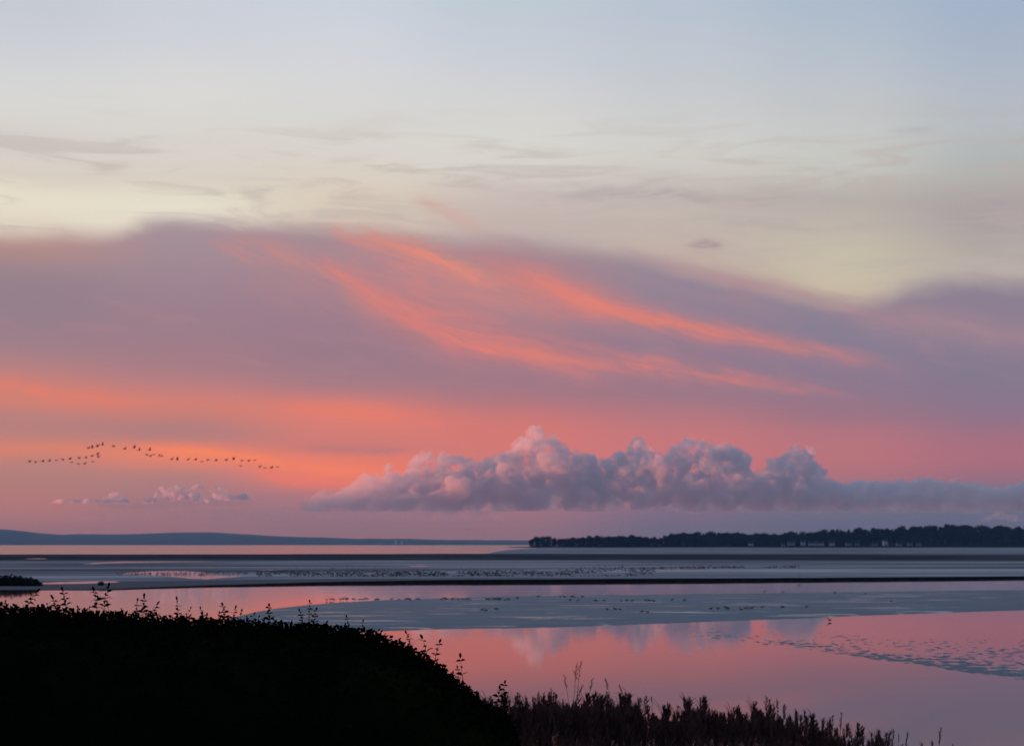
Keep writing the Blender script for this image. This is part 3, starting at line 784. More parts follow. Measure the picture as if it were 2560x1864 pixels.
# ------------------------------------------------------------------ the near hedge
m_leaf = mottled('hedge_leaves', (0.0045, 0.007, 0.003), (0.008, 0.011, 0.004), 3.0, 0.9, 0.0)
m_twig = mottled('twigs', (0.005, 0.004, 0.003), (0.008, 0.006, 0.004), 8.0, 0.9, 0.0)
HTOP = [(-700, 1484), (-300, 1494), (0, 1507), (62, 1509), (185, 1519), (340, 1529), (463, 1537), (600, 1544), (700, 1549), (785, 1553), (878, 1563), (958, 1581), (1001, 1600), (1063, 1633), (1094, 1653), (1125, 1677), (1155, 1703), (1186, 1727), (1205, 1747), (1250, 1768), (1275, 1790), (1300, 1860), (1330, 1960)]
HY = 12.0
def hedge_top(x):
    return CAMZ - (interp(HTOP, CX + x * F / HY) - HZ) / F * HY
def hedge_surface(x, u):
    """u from 0 (front foot) over 0.5 (crest) to 1 (back foot)"""
    top = hedge_top(x) - 0.05
    yb = -math.cos(u * math.pi)
    foot = bank_z(x, HY + yb * 1.5) - .1
    s_ = math.sin(u * math.pi) ** .42
    lump = mnoise.noise(Vector((x * 1.6, u * 4, 3))) * .10 + mnoise.noise(Vector((x * 4, u * 9, 8))) * .05
    if top < foot: top = foot
    return Vector((x, HY + yb * 1.5 * (1 + lump), foot + (top - foot) * s_ + lump * .5 * (1 - s_) ))
hroot = empty('hedge', (-2.0, HY, bank_z(-2, HY)))
tag(hroot, 'near black leafy hedge filling the lower left foreground, its top sloping down to the right', 'hedge')
bpy.context.view_layer.update()
HO = Vector(hroot.location)
vs, fc = [], []
nu = 40; xs_ = [-6.6 + .1 * i for i in range(70)]
for x in xs_:
    for j in range(nu + 1):
        P = hedge_surface(x, j / nu); c_ = Vector((x, HY, P.z * .5 + .5 * bank_z(x, HY)))
        P = P + (c_ - P).normalized() * .025
        vs.append(P - HO)
for i in range(len(xs_) - 1):
    for j in range(nu):
        a = i * (nu + 1) + j; fc.append((a, a + nu + 1, a + nu + 2, a + 1))
for i0 in (0, (len(xs_) - 1) * (nu + 1)):
    fc.append(tuple(range(i0, i0 + nu + 1)))
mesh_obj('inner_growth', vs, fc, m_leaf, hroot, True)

def leaf_vf(P, d, nrm, L, Wd, droop):
    """a pointed oval leaf folded on its midrib"""
    d = d.normalized(); s_ = d.cross(nrm)
    if s_.length < 1e-4: s_ = d.orthogonal()
    s_.normalize(); nn = s_.cross(d).normalized()
    dn = Vector((0, 0, -1)) * droop * L
    m0 = P; m1 = P + d * L * .35 + dn * .1 - nn * .0; m2 = P + d * L * .7 + dn * .45; m3 = P + d * L + dn
    e1 = s_ * Wd * .5; up_ = nn * Wd * .14
    v = [m0, m1, m2, m3, m1 + e1 + up_, m2 + e1 * .8 + up_, m1 - e1 + up_, m2 - e1 * .8 + up_]
    f = [(0, 4, 1), (1, 4, 5, 2), (2, 5, 3), (0, 1, 6), (1, 2, 7, 6), (2, 3, 7)]
    return v, f
class MB:
    def __init__(s): s.v, s.f = [], []
    def add(s, v, f):
        k = len(s.v); s.v += list(v); s.f += [tuple(i + k for i in q) for q in f]
    def build(s, name, mat, parent, O=Vector((0, 0, 0))):
        return mesh_obj(name, [v - O for v in s.v], s.f, mat, parent)
r_ = random.Random(5)
fb = MB()
def rand_dir(bias, k):
    return (Vector((r_.gauss(0, 1), r_.gauss(0, 1), r_.gauss(0, 1))).normalized() + Vector(bias) * k).normalized()
for _ in range(23000):
    x = r_.uniform(-6.5, .2)
    u = r_.uniform(.02, .98)
    if _ % 2: u = r_.gauss(.5, .12)
    u = min(.98, max(.02, u))
    P = hedge_surface(x, u)
    c_ = Vector((x, HY, P.z - .8)); out_ = (P - c_).normalized()
    P = P + out_ * (r_.random() ** 1.5 * .07 - .04)
    d = rand_dir(out_, .8); L = r_.uniform(.028, .055)
    fb.add(*leaf_vf(P, d, rand_dir(out_, 1.2), L, L * r_.uniform(.42, .6), r_.uniform(.1, .5)))
# short ragged sprigs all along the crest
def sprig(mbl, mbt, P, H_, lean, n, L, opp=True, bend=.15, leafw=.34):
    pts = []
    d = (Vector((lean, r_.uniform(-.3, .3), 1))).normalized(); p = Vector(P)
    side = Vector((math.copysign(1, lean or 1), 0, 0))
    segs = 7
    for i in range(segs + 1):
        pts.append(p.copy()); d = (d + side * bend * .12 * i / segs * 3 + Vector((r_.gauss(0, .05), r_.gauss(0, .05), 0))).normalized(); p = p + d * H_ / segs
    for i in range(segs):
        q0 = .0034 * (1 - i / segs * .75); q1 = .0034 * (1 - (i + 1) / segs * .75)
        v, f = [], []; taper(v, f, pts[i], pts[i + 1], q0, q1, 4); mbt.add(v, f)
    for i in range(n):
        u = .25 + .75 * (i + .6) / n; k = min(segs - 1, int(u * segs)); w = u * segs - k
        q = pts[k].lerp(pts[k + 1], min(1, w)); ax = (pts[k + 1] - pts[k]).normalized()
        th = i * 1.57 + r_.uniform(-.3, .3)
        for s_ in ((1, -1) if opp else (1,)):
            out_ = Vector((math.cos(th) * s_, math.sin(th) * s_ * .8, .55)).normalized()
            l_ = L * (1.12 - .5 * u) * r_.uniform(.75, 1.2)
            mbl.add(*leaf_vf(q, (out_ + ax * .3), Vector((r_.gauss(0, .35), r_.uniform(-1.3, .2), .8)), l_, l_ * leafw * 1.2, r_.uniform(.35, 1.0)))
    mbl.add(*leaf_vf(pts[-1], (pts[-1] - pts[-2]), Vector((0, 1, 0)), L * .7, L * .25, .2))
tb = MB()
for _ in range(520):
    x = r_.uniform(-6.4, .05); u = r_.gauss(.46, .07)
    P = hedge_surface(x, u) - Vector((0, 0, .03))
    rag = 1.0 if x < -1.7 else .65
    H_ = r_.uniform(.03, .105) * rag * (1.5 if r_.random() < .1 else 1)
    sprig(fb, tb, P, H_, r_.uniform(-.6, .6), r_.randint(2, 4), r_.uniform(.034, .055), True, r_.uniform(-.1, .2), .42)
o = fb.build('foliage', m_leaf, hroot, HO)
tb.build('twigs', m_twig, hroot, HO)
# the long shoots that stand clear of the crest: base px, base py, tip px, tip py, leaf pairs, leaf length
SHOOTS = [(62, 1525, 92, 1478, 4, .05, 'r'), (168, 1530, 161, 1477, 6, .05, 'r'), (142, 1528, 136, 1495, 4, .045, 'l'),
 (246, 1540, 236, 1478, 5, .06, 'l'), (258, 1540, 262, 1466, 6, .055, 'r'), (358, 1548, 356, 1494, 6, .05, 'r'), (340, 1545, 342, 1503, 4, .04, 'l'),
 (378, 1548, 386, 1506, 4, .04, 'r'), (446, 1556, 444, 1502, 4, .045, 'r'), (506, 1556, 500, 1524, 3, .035, 'l'),
 (562, 1560, 560, 1514, 5, .045, 'r'), (580, 1560, 585, 1522, 4, .04, 'r'), (672, 1566, 680, 1512, 5, .048, 'r'),
 (770, 1570, 778, 1508, 7, .036, 'r'), (786, 1572, 788, 1526, 5, .04, 'r'), (760, 1568, 756, 1528, 4, .036, 'l'), (872, 1580, 868, 1545, 3, .036, 'l'), (906, 1586, 910, 1556, 3, .034, 'r'),
 (1030, 1625, 1024, 1583, 5, .042, 'l'), (1070, 1650, 1062, 1598, 3, .058, 'l'), (1086, 1658, 1092, 1607, 3, .05, 'l'),
 (1158, 1715, 1154, 1646, 3, .058, 'l'), (1150, 1710, 1142, 1672, 3, .036, 'l'), (1240, 1775, 1244, 1724, 5, .05, 'l'), (1252, 1780, 1258, 1708, 5, .046, 'l'), (1262, 1785, 1266, 1740, 4, .046, 'r')]
for bx, by, tx, ty, n_, L, sd in SHOOTS:
    P0 = Vector(at_d(bx, by, HY - .05)); P1 = Vector(at_d(tx, ty, HY - .05))
    lb, st = MB(), MB()
    H_ = (P1 - P0).length; lean = (P1.x - P0.x) / max(.01, P1.z - P0.z)
    sgn = 1 if sd == 'r' else -1
    sprig(lb, st, P0, H_ * 1.02, lean if lean * sgn > 0 else lean + sgn * .02, n_, L * 1.35, True, .10, .33)
    # the young tip nods over
    s1 = st.build('shoot', m_twig, hroot, HO)
    lb.build('leaves', m_leaf, s1, HO).parent = s1

# ------------------------------------------------------------------ reeds along the water's edge
m_reed = mottled('dry_reed', (0.10, 0.05, 0.038), (0.26, 0.15, 0.11), 1.2, 0.85, 0.1)
m_plume = mottled('reed_plume', (0.07, 0.03, 0.026), (0.17, 0.085, 0.07), 2.0, 0.9, 0.05)
def reed_vf(H_, seed, plume=True):
    q = random.Random(seed); v, f = [], []
    lean = q.uniform(-.10, .16); yl = q.uniform(-.08, .08)
    def axis(u): return Vector((lean * H_ * u ** 1.7, yl * H_ * u ** 1.7, H_ * u))
    for i in range(5):
        a, b_ = axis(i / 5), axis((i + 1) / 5); taper(v, f, a, b_, .006 * (1 - i * .13), .006 * (1 - (i + 1) * .13), 3)
    for i in range(q.randint(9, 12)):
        u = q.uniform(.15, .9); th = q.choice([0, math.pi]) + q.uniform(-.9, .9); L = q.uniform(.22, .44); w = q.uniform(.006, .010)
        P = axis(u); d = Vector((math.cos(th), math.sin(th), 0)); s_ = Vector((-d.y, d.x, 0)).lerp(Vector((0, 0, 1)), .4).normalized()
        pr = None
        for j in range(5):
            w_ = j / 4; C = P + d * (L * .5 * w_) + Vector((0, 0, L * (1.05 * w_ - .55 * w_ * w_)))
            a, b_ = C + s_ * w * (1 - w_ * .9), C - s_ * w * (1 - w_ * .9)
            k = len(v); v += [a, b_]
            if pr is not None: f.append((pr, pr + 1, k + 1, k))
            pr = k
    pl_v, pl_f = [], []
    if plume:
        n = 34
        for i in range(n):
            u = 0.80 + .22 * (i / n); P = axis(min(u, 1.02)); wd = .095 * math.sin(min(1, (1.03 - u) / .25) * math.pi * .8)
            th = q.random() * 6.28; d = Vector((math.cos(th) * .8 + .45, math.sin(th) * .8, 1.1)).normalized(); L = wd * q.uniform(.6, 1.3) + .012
            s_ = d.orthogonal().normalized() * .012; k = len(pl_v)
            s_ = s_ * (.45 + .55 * min(1, (1.03 - u) / .1))
            pl_v += [P, P + d * L * .5 + s_, P + d * L, P + d * L * .5 - s_]; pl_f.append((k, k + 1, k + 2, k + 3))
    return v, f, pl_v, pl_f
RT = [(1080, 1775), (1130, 1758), (1200, 1760), (1300, 1752), (1400, 1743), (1440, 1752), (1500, 1755), (1560, 1752), (1600, 1758), (1650, 1782), (1675, 1790), (1700, 1768), (1750, 1762), (1800, 1772), (1850, 1768), (1900, 1766), (1920, 1772), (1970, 1784), (2000, 1795), (2050, 1808), (2090, 1828), (2130, 1830), (2200, 1840), (2260, 1852), (2330, 1865), (2420, 1880)]
var = []
for i in range(10):
    v, f, pv_, pf_ = reed_vf(1.0, 100 + i); 
    var.append((np.array([tuple(a) for a in v]), np.array([q if len(q) == 4 else (*q, q[0]) for q in f]), np.array([tuple(a) for a in pv_]), np.array(pf_)))
def reed_bed(items, name, label):
    SV, SF, PV, PF = [], [], [], []; a = b_ = 0
    for (X, Y, Z0, H_, k, th, sx) in items:
        v, f, pv_, pf_ = var[k]
        c_, s_ = math.cos(th), math.sin(th); M = np.array([[c_, -s_, 0], [s_, c_, 0], [0, 0, 1]])
        g = max(.7, sx)
        for src, fl, V1, F1, off in ((v, f, SV, SF, 0), (pv_, pf_, PV, PF, 1)):
            w = src * np.array([1, 1, 1.0]); w = (w @ M.T) * np.array([g * H_ * .55, g * H_ * .55, H_]) + np.array([X, Y, Z0])
            if off: PF.append(fl + b_); PV.append(w); b_ += len(w)
            else: SF.append(fl + a); SV.append(w); a += len(w)
    root = empty(name, (5, 38, .5)); O = np.array([5, 38, .5])
    mesh_obj('stems', np.concatenate(SV) - O, np.concatenate(SF), m_reed, root)
    mesh_obj('plumes', np.concatenate(PV) - O, np.concatenate(PF), m_plume, root)
    tag(root, label, 'reeds', None, 'stuff')
    return root
items = []
for _ in range(3000):
    px = r_.uniform(1040, 2400); Y = r_.uniform(31.5, 41.5)
    clump = mnoise.noise(Vector((px * .02, Y * .4, 0))) + .5 * mnoise.noise(Vector((px * .06, Y * .8, 3)))
    if px > 2080 and r_.random() < (px - 2080) / 330: continue
    if clump < -.25 and r_.random() < .75: continue
    X = (px - CX) / F * Y; z0 = bank_z(X, Y)
    ty = interp(RT, px) + (1 - min(1, clump + .5)) * 16 + abs(r_.gauss(0, 1)) * 34 + r_.uniform(-2, 14) + (Y - 34) * -.4
    if r_.random() < .06: ty = interp(RT, px) - r_.uniform(0, 24)
    top = CAMZ - (ty - HZ) / F * Y
    H_ = top - z0
    if H_ < .3: continue
    items.append((X, Y, z0 - .03, H_, r_.randrange(10), r_.uniform(-.7, .7), r_.uniform(.7, 1.3)))
reed_bed(items, 'reed_bed', 'dark brown feathery reed bed along the bottom edge right of the hedge')
# tall thin stalks standing clear of the bed
STALKS = [(1424, 1775, 1411, 1690, .05), (1432, 1770, 1440, 1663, .10), (1438, 1775, 1451, 1652, .06), (1434, 1765, 1458, 1712, .03), (1465, 1772, 1480, 1698, .05), (1528, 1765, 1514, 1698, .06), (1560, 1760, 1548, 1712, .03), (1374, 1770, 1378, 1722, .03), (1610, 1775, 1600, 1745, .02), (1630, 1775, 1628, 1742, .02), (1362, 1775, 1359, 1730, .03),
 (2345, 1880, 2352, 1822, .06), (2262, 1880, 2268, 1830, .05), (2220, 1880, 2226, 1828, .05), (2098, 1850, 2104, 1782, .05), (2080, 1850, 2082, 1788, .04), (1942, 1800, 1944, 1750, .05), (1916, 1800, 1916, 1742, .05)]
SL = ['leftmost thin reed stalk of the tall group, leaning left', 'tall dark reed stalk in the middle of the tall group, with a knot halfway up', 'tallest reed stalk above the reed bed, leaning right', 'short reed stalk leaning far right out of the tall group', 'thin reed stalk just right of the tall group, leaning right', 'lone reed stalk leaning left, right of the tall group', 'thin short stalk leaning left beside the lone leaning stalk', 'short faint stalk left of the tall group', 'short faint stalk right of the two left leaning stalks', 'short upright stalk furthest right over the left reed mass', 'short faint stalk above the left reed mass, nearest the hedge',
 'last lone reed at the far right end of the bed', 'second last reed at the sparse right end of the bed', 'small plumed reed in the sparse right end, left of the last two', 'plumed reed standing clear where the bed drops away', 'slim reed just left of the plumed one where the bed drops away', 'feathered reed tip above the right reed mass, right of its twin', 'tallest feathered reed tip above the right reed mass']
for (bx, by, tx, ty, pw), lab in zip(STALKS, SL):
    Y = 35.0; P1 = Vector(at_d(tx, ty, Y)); P0 = Vector(at_d(bx, by, Y)); gz = bank_z(P0.x, Y)
    dx_ = (P1.x - P0.x) / (P1.z - P0.z); base = Vector((P0.x - dx_ * .35 * (P0.z - gz), Y, gz - .03))
    root = empty('reed_stalk', base); st = MB()
    pts = [Vector((0, 0, 0)), P0 - base, (P0 - base).lerp(P1 - base, .5) + Vector((.01, 0, 0)), P1 - base]
    for i in range(3):
        v, f = [], []; taper(v, f, pts[i], pts[i + 1], .009 - .0018 * i, .0072 - .0018 * i, 4); st.add(v, f)
    st.build('stem', m_reed, root)
    pl = MB(); k = 16 if bx > 1900 else 9
    for i in range(k):
        u = (.35 if bx > 1900 else .62) + (.65 if bx > 1900 else .38) * i / k; P = pts[1].lerp(pts[3], u); d = Vector((r_.uniform(-.6, .9), r_.uniform(-.5, .5), 1)).normalized(); L = pw * r_.uniform(.8, 1.6) + .02
        s_ = Vector((.008, 0, 0)); pl.add([P, P + d * L * .5 + s_, P + d * L, P + d * L * .5 - s_], [(0, 1, 2, 3)])
    pl.build('plume', m_plume, root)
    tag(root, lab, 'reed', 'reeds standing clear of the bed')

# ------------------------------------------------------------------ birds
m_goose = mottled('goose_plumage', (0.20, 0.13, 0.11), (0.28, 0.18, 0.15), 6.0, 0.9, 0.05)
m_wader = mottled('wader_plumage', (0.06, 0.06, 0.064), (0.12, 0.11, 0.10), 6.0, 0.9, 0.05)
m_white = mottled('white_plumage', (0.7, 0.7, 0.7), (0.8, 0.8, 0.8), 6.0, 0.9, 0.05)
def tube(path, n=8):
    """closed tapered body along x: (centre, half width, half height)"""
    v, f = [], []
    for c_, w_, h_ in path:
        for j in range(n):
            th = j * 2 * math.pi / n; v.append((c_[0], c_[1] + w_ * math.cos(th), c_[2] + h_ * math.sin(th)))
    for i in range(len(path) - 1):
        for j in range(n): f.append((i * n + j, i * n + (j + 1) % n, (i + 1) * n + (j + 1) % n, (i + 1) * n + j))
    f.append(tuple(range(n))[::-1]); f.append(tuple(range((len(path) - 1) * n, len(path) * n)))
    return v, f
def make_goose(up_in, up_out, nm='goose'):
    """flying to -x; wings raised by the two angles, inner and outer"""
    root = empty(nm, (0, 0, 0))
    v, f = tube([((.42, 0, .0), .02, .008), ((.33, 0, .0), .05, .02), ((.18, 0, -.01), .08, .07), ((0, 0, -.01), .10, .095), ((-.15, 0, 0), .085, .08), ((-.26, 0, .02), .045, .045), ((-.42, 0, .03), .026, .028), ((-.52, 0, .035), .034, .036), ((-.58, 0, .033), .028, .028), ((-.645, 0, .025), .010, .010)])
    mesh_obj('body', v, f, m_goose, root, True)
    for s_ in (1, -1):
        v, f = [], []
        st_ = [(0, .06, .30), (.22, .04, .29), (.42, .05, .26), (.60, .13, .19), (.76, .23, .03)]
        y_, z_ = .06, .04; last = 0
        for i, (L, lead, ch) in enumerate(st_):
            ang = up_in if L <= .42 else up_out
            y_ += (L - last) * math.cos(ang); z_ += (L - last) * math.sin(ang); last = L
            x0_ = -.12 + lead
            v += [(x0_, s_ * y_, z_), (x0_ + ch * .4, s_ * y_, z_ + .022), (x0_ + ch, s_ * y_, z_ - .005), (x0_ + ch * .4, s_ * y_, z_ - .004)]
        for i in range(4):
            a = i * 4
            for j in range(4): f.append((a + j, a + (j + 1) % 4, a + 4 + (j + 1) % 4, a + 4 + j))
        f += [(0, 3, 2, 1), (16, 17, 18, 19)]
        mesh_obj('wing', v, f, m_goose, root, True)
    return root
GP = [make_goose(R(38), R(20)), make_goose(R(55), R(62)), make_goose(R(8), R(-12)), make_goose(R(-25), R(-38))]
gu = [False] * 4
SKEIN = [('the long left line of the skein', [(74, 1154, 0), (90, 1153, 3), (107, 1153, 0), (124, 1152, 0), (141, 1150, 2), (157, 1147, 3), (175, 1147, 0)]),
 ('the lowest row of the left skein', [(180, 1155, 2), (196, 1159, 2), (212, 1159, 0), (233, 1154, 2)]),
 ('the middle rising row of the skein', [(198, 1145, 0), (215, 1144, 0), (230, 1140, 0), (244, 1136, 1), (246, 1142, 0)]),
 ('the topmost rising row of the skein', [(221, 1120, 0), (230, 1119, 1), (243, 1116, 1), (256, 1112, 1)]),
 ('the spread line right of the topmost row', [(284, 1116, 0), (312, 1122, 0), (336, 1119, 1), (348, 1125, 1)]),
 ('the tight middle bunch', [(367, 1135, 3), (374, 1125, 1), (376, 1140, 0), (385, 1136, 2), (400, 1136, 3), (404, 1140, 2)]),
 ('the level line right of centre', [(429, 1148, 0), (443, 1149, 1), (470, 1149, 0), (489, 1149, 0), (505, 1153, 2), (520, 1148, 3), (540, 1151, 0), (566, 1150, 0), (584, 1148, 1)]),
 ('the upper right trio of the skein', [(605, 1152, 0), (622, 1152, 0), (637, 1150, 2)]),
 ('the trailing row right end of the skein', [(601, 1164, 2), (650, 1167, 0), (663, 1169, 2), (679, 1169, 0), (694, 1167, 2)])]
ORD = ['first', 'second', 'third', 'fourth', 'fifth', 'sixth', 'seventh', 'eighth', 'ninth', 'tenth', 'eleventh', 'twelfth']
POSE = ['wings half raised', 'wings held high', 'wings level', 'wings lowered']
def put_goose(px, py, k, lab, grp, d=400.0):
    if gu[k]: o = copy_tree(GP[k])
    else: o = GP[k]; gu[k] = True
    d = d + rng.uniform(-8, 8)
    o.location = at_d(px, py, d); o.rotation_euler = (rng.uniform(-.18, .12), rng.uniform(-.15, .1), R(28) + rng.uniform(-.3, .5))
    tag(o, lab, 'goose', grp)
for nm_, L in SKEIN:
    for i, (px, py, k) in enumerate(L):
        put_goose(px, py, k, 'goose, %s, %s from left in %s' % (POSE[k], ORD[i], nm_), 'geese flying in a loose skein')
put_goose(1172, 1322, 2, 'tiny lone bird in the low sky left of the headland, far from the skein', None, 620.0)

def make_wader(k, mat=None, nm='wading_bird'):
    root = empty(nm, (0, 0, 0)); mat = mat or m_wader
    hd = [.0, .35, -.5][k % 3]
    leg = .10
    if hd >= 0:
        neck = [((-.13, 0, leg + .14), .04, .045), ((-.17, 0, leg + .20 + hd * .06), .025, .028), ((-.20, 0, leg + .235 + hd * .08), .03, .03), ((-.235, 0, leg + .23 + hd * .08), .018, .018), ((-.30, 0, leg + .20 + hd * .06), .005, .005)]
    else:
        neck = [((-.14, 0, leg + .10), .04, .04), ((-.20, 0, leg + .05), .025, .028), ((-.235, 0, leg + .02), .028, .028), ((-.26, 0, leg - .01), .016, .016), ((-.29, 0, leg - .07), .005, .005)]
    v, f = tube([((.22, 0, leg + .10), .012, .01), ((.14, 0, leg + .10), .045, .035), ((.02, 0, leg + .09), .075, .075), ((-.08, 0, leg + .105), .065, .07)] + neck, 8)
    mesh_obj('body', v, f, mat, root, True)
    for s_ in (1, -1):
        v, f = [], []; taper(v, f, (.0, .025 * s_, leg + .05), (.005, .025 * s_, 0), .007, .005, 4)
        taper(v, f, (.005, .025 * s_, .005), (-.045, .025 * s_, .003), .008, .003, 4)
        mesh_obj('leg', v, f, mat, root)
    return root
WP = [make_wader(0), make_wader(1), make_wader(2)]; wu = [False] * 3
def put_bird(P, lab, grp, sc=1.0):
    k = rng.choice([0, 0, 1, 2])
    if wu[k]: o = copy_tree(WP[k])
    else: o = WP[k]; wu[k] = True
    o.location = P; o.scale = (sc, sc, sc); o.rotation_euler = (0, 0, rng.choice([0, math.pi]) + rng.uniform(-.6, .6))
    tag(o, lab, 'bird', grp)
EDGE_ROWS = [('leftmost row on the far sandbank edge', [(817, 1500), (827, 1499.5), (834, 1500.5)]),
 ('second cluster on the far sandbank edge', [(851, 1500), (858, 1499), (865, 1500), (869, 1499)]),
 ('third cluster on the far sandbank edge', [(882, 1499), (887, 1500), (898, 1500), (905, 1500.5)]),
 ('fourth cluster on the far sandbank edge', [(912, 1499), (919, 1498), (939, 1501.5), (946, 1500)]),
 ('pair near the middle of the far edge', [(979, 1499), (998, 1499)]),
 ('fifth cluster on the far sandbank edge', [(1015, 1499), (1020, 1498.5), (1025, 1500), (1041, 1499), (1047, 1499)]),
 ('sixth cluster on the far sandbank edge', [(1103, 1499), (1109, 1498), (1115, 1499), (1131, 1499), (1146, 1498.5), (1158, 1498.5), (1165, 1498), (1171, 1499), (1177, 1500)]),
 ('seventh cluster on the sandbank edge, mid picture', [(1217, 1499), (1223, 1499.5), (1234, 1499), (1240, 1500), (1246, 1500), (1251, 1500.5), (1263, 1501), (1272, 1500.5), (1294, 1497)]),
 ('eighth cluster on the far sandbank edge', [(1345, 1493.5), (1401, 1492.5), (1411, 1493.5), (1430, 1493), (1436, 1493), (1456, 1493)]),
 ('scattered line inside the far edge', [(1425, 1502), (1445, 1502), (1489, 1503), (1510, 1502), (1553, 1503.5), (1567, 1502), (1581, 1502.5), (1615, 1502.5), (1623, 1502.5), (1634, 1504), (1680, 1501), (1711, 1502)]),
 ('trio in the middle of the sandbank', [(1205, 1527), (1215, 1528), (1240, 1525)]),
 ('trio inside the sandbank right of centre', [(1518, 1524.5), (1538, 1525), (1550, 1525)]),
 ('pair nearest the water inside the sandbank', [(1606, 1531), (1619, 1532)]),
 ('broken line across the right of the sandbank', [(1777, 1523.5), (1795, 1523.5), (1814, 1520.5), (1820, 1524), (1853, 1526.5), (1864, 1522.5), (1872, 1522), (1880, 1522), (1906, 1519), (1957, 1520), (2016, 1519)]),
 ('sparse line at the right far edge', [(1911, 1480), (1957, 1481), (2088, 1483), (2164, 1484), (2228, 1505)])]
for nm_, L in EDGE_ROWS:
    for i, (px, py) in enumerate(L):
        far_w = py < interp(far_e, px) - .2
        z_ = 0.0 if far_w else .085
        P = at(px, py + 1.5, z_)
        w = 'pair' in nm_
        lab = 'dark bird, %s from left in the %s' % (ORD[i], nm_)
        put_bird((P[0], P[1], z_ + .0), lab, 'birds standing on the sandbank', rng.uniform(.72, 1.12))
P = at(2074, 1553, 0); put_bird((P[0], P[1], -.04), 'lone dark bird on the pink water below the right end of the sandbank', None, .9)
# the roost on the flats: 200 that stand out, the rest as one mass
def roost_px():
    while True:
        px = r_.uniform(640, 1660) if r_.random() < .86 else r_.uniform(1600, 2000)
        if px > 1640: py = r_.gauss(1418, 1.6)
        else:
            c_ = 1434 - 8 * max(0, (px - 1350) / 300); py = r_.gauss(c_, 4.4 + 2.5 * max(0, (px - 1300) / 350))
            py = min(py, 1441)
        if mnoise.noise(Vector((px * .012, py * .1, 2))) > -.18: return px, py
pts = sorted([roost_px() for _ in range(1900)], key=lambda q: -q[1])
step = 0
for i, (px, py) in enumerate(pts[:200]):
    z_ = flat_top(px) + .005
    put_bird(at(px, py, z_), 'small dark bird in the long roosting flock on the mudflat behind the black bank', 'birds roosting on the mudflat', rng.uniform(.65, 1.0))
bd = MB()
src = []
for k in range(3):
    vv, ff = [], []
    for ch in WP[k].children:
        b0 = len(vv); vv += [v.co.copy() for v in ch.data.vertices]; ff += [tuple(a + b0 for a in pl_.vertices) for pl_ in ch.data.polygons]
    src.append((np.array([tuple(a) for a in vv]), ff))
AV, AF, off = [], [], 0
def mass(px, py, z_, sc):
    global off
    v, f = src[r_.randrange(3)]; th = r_.choice([0, math.pi]) + r_.uniform(-.6, .6); c_, s_ = math.cos(th), math.sin(th)
    P = at(px, py, z_)
    AV.append(v @ np.array([[c_, -s_, 0], [s_, c_, 0], [0, 0, 1]]).T * sc + np.array(P)); AF.extend([tuple(a + off for a in q) for q in f]); off += len(v)
for px, py in pts[200:]: mass(px, py, flat_top(px) + .005, r_.uniform(.65, 1.0))
for _ in range(170):
    px = r_.uniform(290, 620); py = r_.gauss(1434, 2.2); mass(px, py, flat_top(px) + .02, r_.uniform(.6, .9))
o = mesh_obj('roosting_flock', np.concatenate(AV), AF, m_wader)
tag(o, 'dense speckled flock of tiny dark birds resting on the far mudflat and its pink pool', 'flock', None, 'stuff')
# white gull on the edge of the black bank
g = make_wader(0, m_white, 'gull'); P = at(1998, 1451.5, flat_top(1998)); g.location = (P[0], interp([(0, 0)], 0) + CAMZ * F / (interp(FLAT_EDGE, 1998) - HZ) + 1.2, flat_top(1998) - .01); g.location.x = (1998 - CX) / F * g.location.y
g.scale = (2.0, 2.0, 2.0); tag(g, 'pale gull standing on the lip of the black mud bank at the right', 'gull')

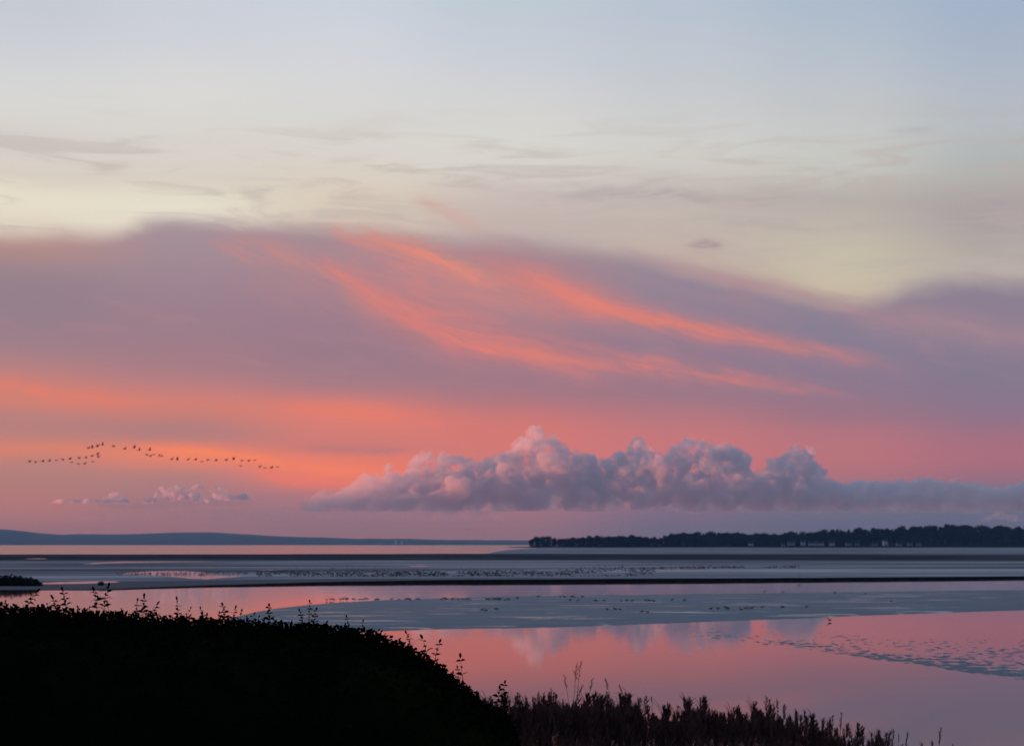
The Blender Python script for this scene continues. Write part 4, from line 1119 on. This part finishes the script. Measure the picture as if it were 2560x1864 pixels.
# ------------------------------------------------------------------ saltmarsh mound at the left, boulder beside the channel
m_marsh = mottled('marsh_scrub', (0.014, 0.018, 0.012), (0.024, 0.03, 0.018), 1.0, 0.9, 0.05)
P = at(30, 1463.5, .08); root = empty('marsh_bush', (P[0], P[1], .05))
tag(root, 'low rounded dark bush on the mudflat at the left edge', 'bush')
cs = [(-7, 0, .3), (-6, .3, .4), (-4, .2, .55), (-2, .2, .6), (0, .2, .6), (1.9, .2, .5), (3.2, 0, .35), (-7, 0, .3), (-5, .5, .6), (-3, 0, .75), (-1, .4, .8), (1, 0, .75), (2.6, .2, .6), (3.6, 0, .4), (-9, 0, .3), (4.1, 0, .2)]; rs = [.9, 1.0, 1.0, 1.0, 1.0, .9, .7, .8, .9, .8, .8, .75, .65, .45, .7, .3]
v, f = blob_faces(cs, rs, 4200, .15, r_); v = [Vector((a.x, a.y, max(a.z, .0))) for a in v]; mesh_obj('foliage', v, f, m_marsh, root)
sv, sf = ico(3); vs, fc = [], []
for c_, q in zip(cs, rs):
    k = len(vs); vs += [Vector((c_[0] + a[0] * q * .8 * 1.4, c_[1] + a[1] * q * .8, c_[2] - .1 + a[2] * q * .75)) for a in sv]; fc += [tuple(i + k for i in g_) for g_ in sf]
mesh_obj('branches', vs, fc, m_marsh, root, True)
m_stone = mottled('wet_stone', (0.02, 0.02, 0.022), (0.035, 0.035, 0.038), 2.0, 0.7, 0.3)
P = at(253, 1461, .2)
vs = [Vector(a) * (1 + .25 * mnoise.noise(Vector(a) * 1.7)) for a in ico(3)[0]]
o = mesh_obj('boulder', [Vector((a.x * .5, a.y * .4, a.z * .33)) for a in vs], ico(3)[1], m_stone, None, True, (P[0], P[1], .36))
tag(o, 'small dark boulder on the flat beside the thin pink pool at the left', 'boulder')

# ------------------------------------------------------------------ the air over the estuary
m_haze = bpy.data.materials.new('air'); m_haze.use_nodes = True
t = m_haze.node_tree; t.nodes.clear()
out = t.nodes.new('ShaderNodeOutputMaterial'); pv = t.nodes.new('ShaderNodeVolumePrincipled')
pv.inputs['Color'].default_value = (0.34, 0.62, 1.0, 1)
pv.inputs['Absorption Color'].default_value = (1, 1, 1, 1)
pv.inputs['Density'].default_value = 4.6e-5
t.links.new(pv.outputs[0], out.inputs['Volume'])
vv, ff = box_vf(-22600, 22600, -12100, 24500, -5, 215)
o = mesh_obj('haze', vv, ff, m_haze); tag(o, kind='stuff')
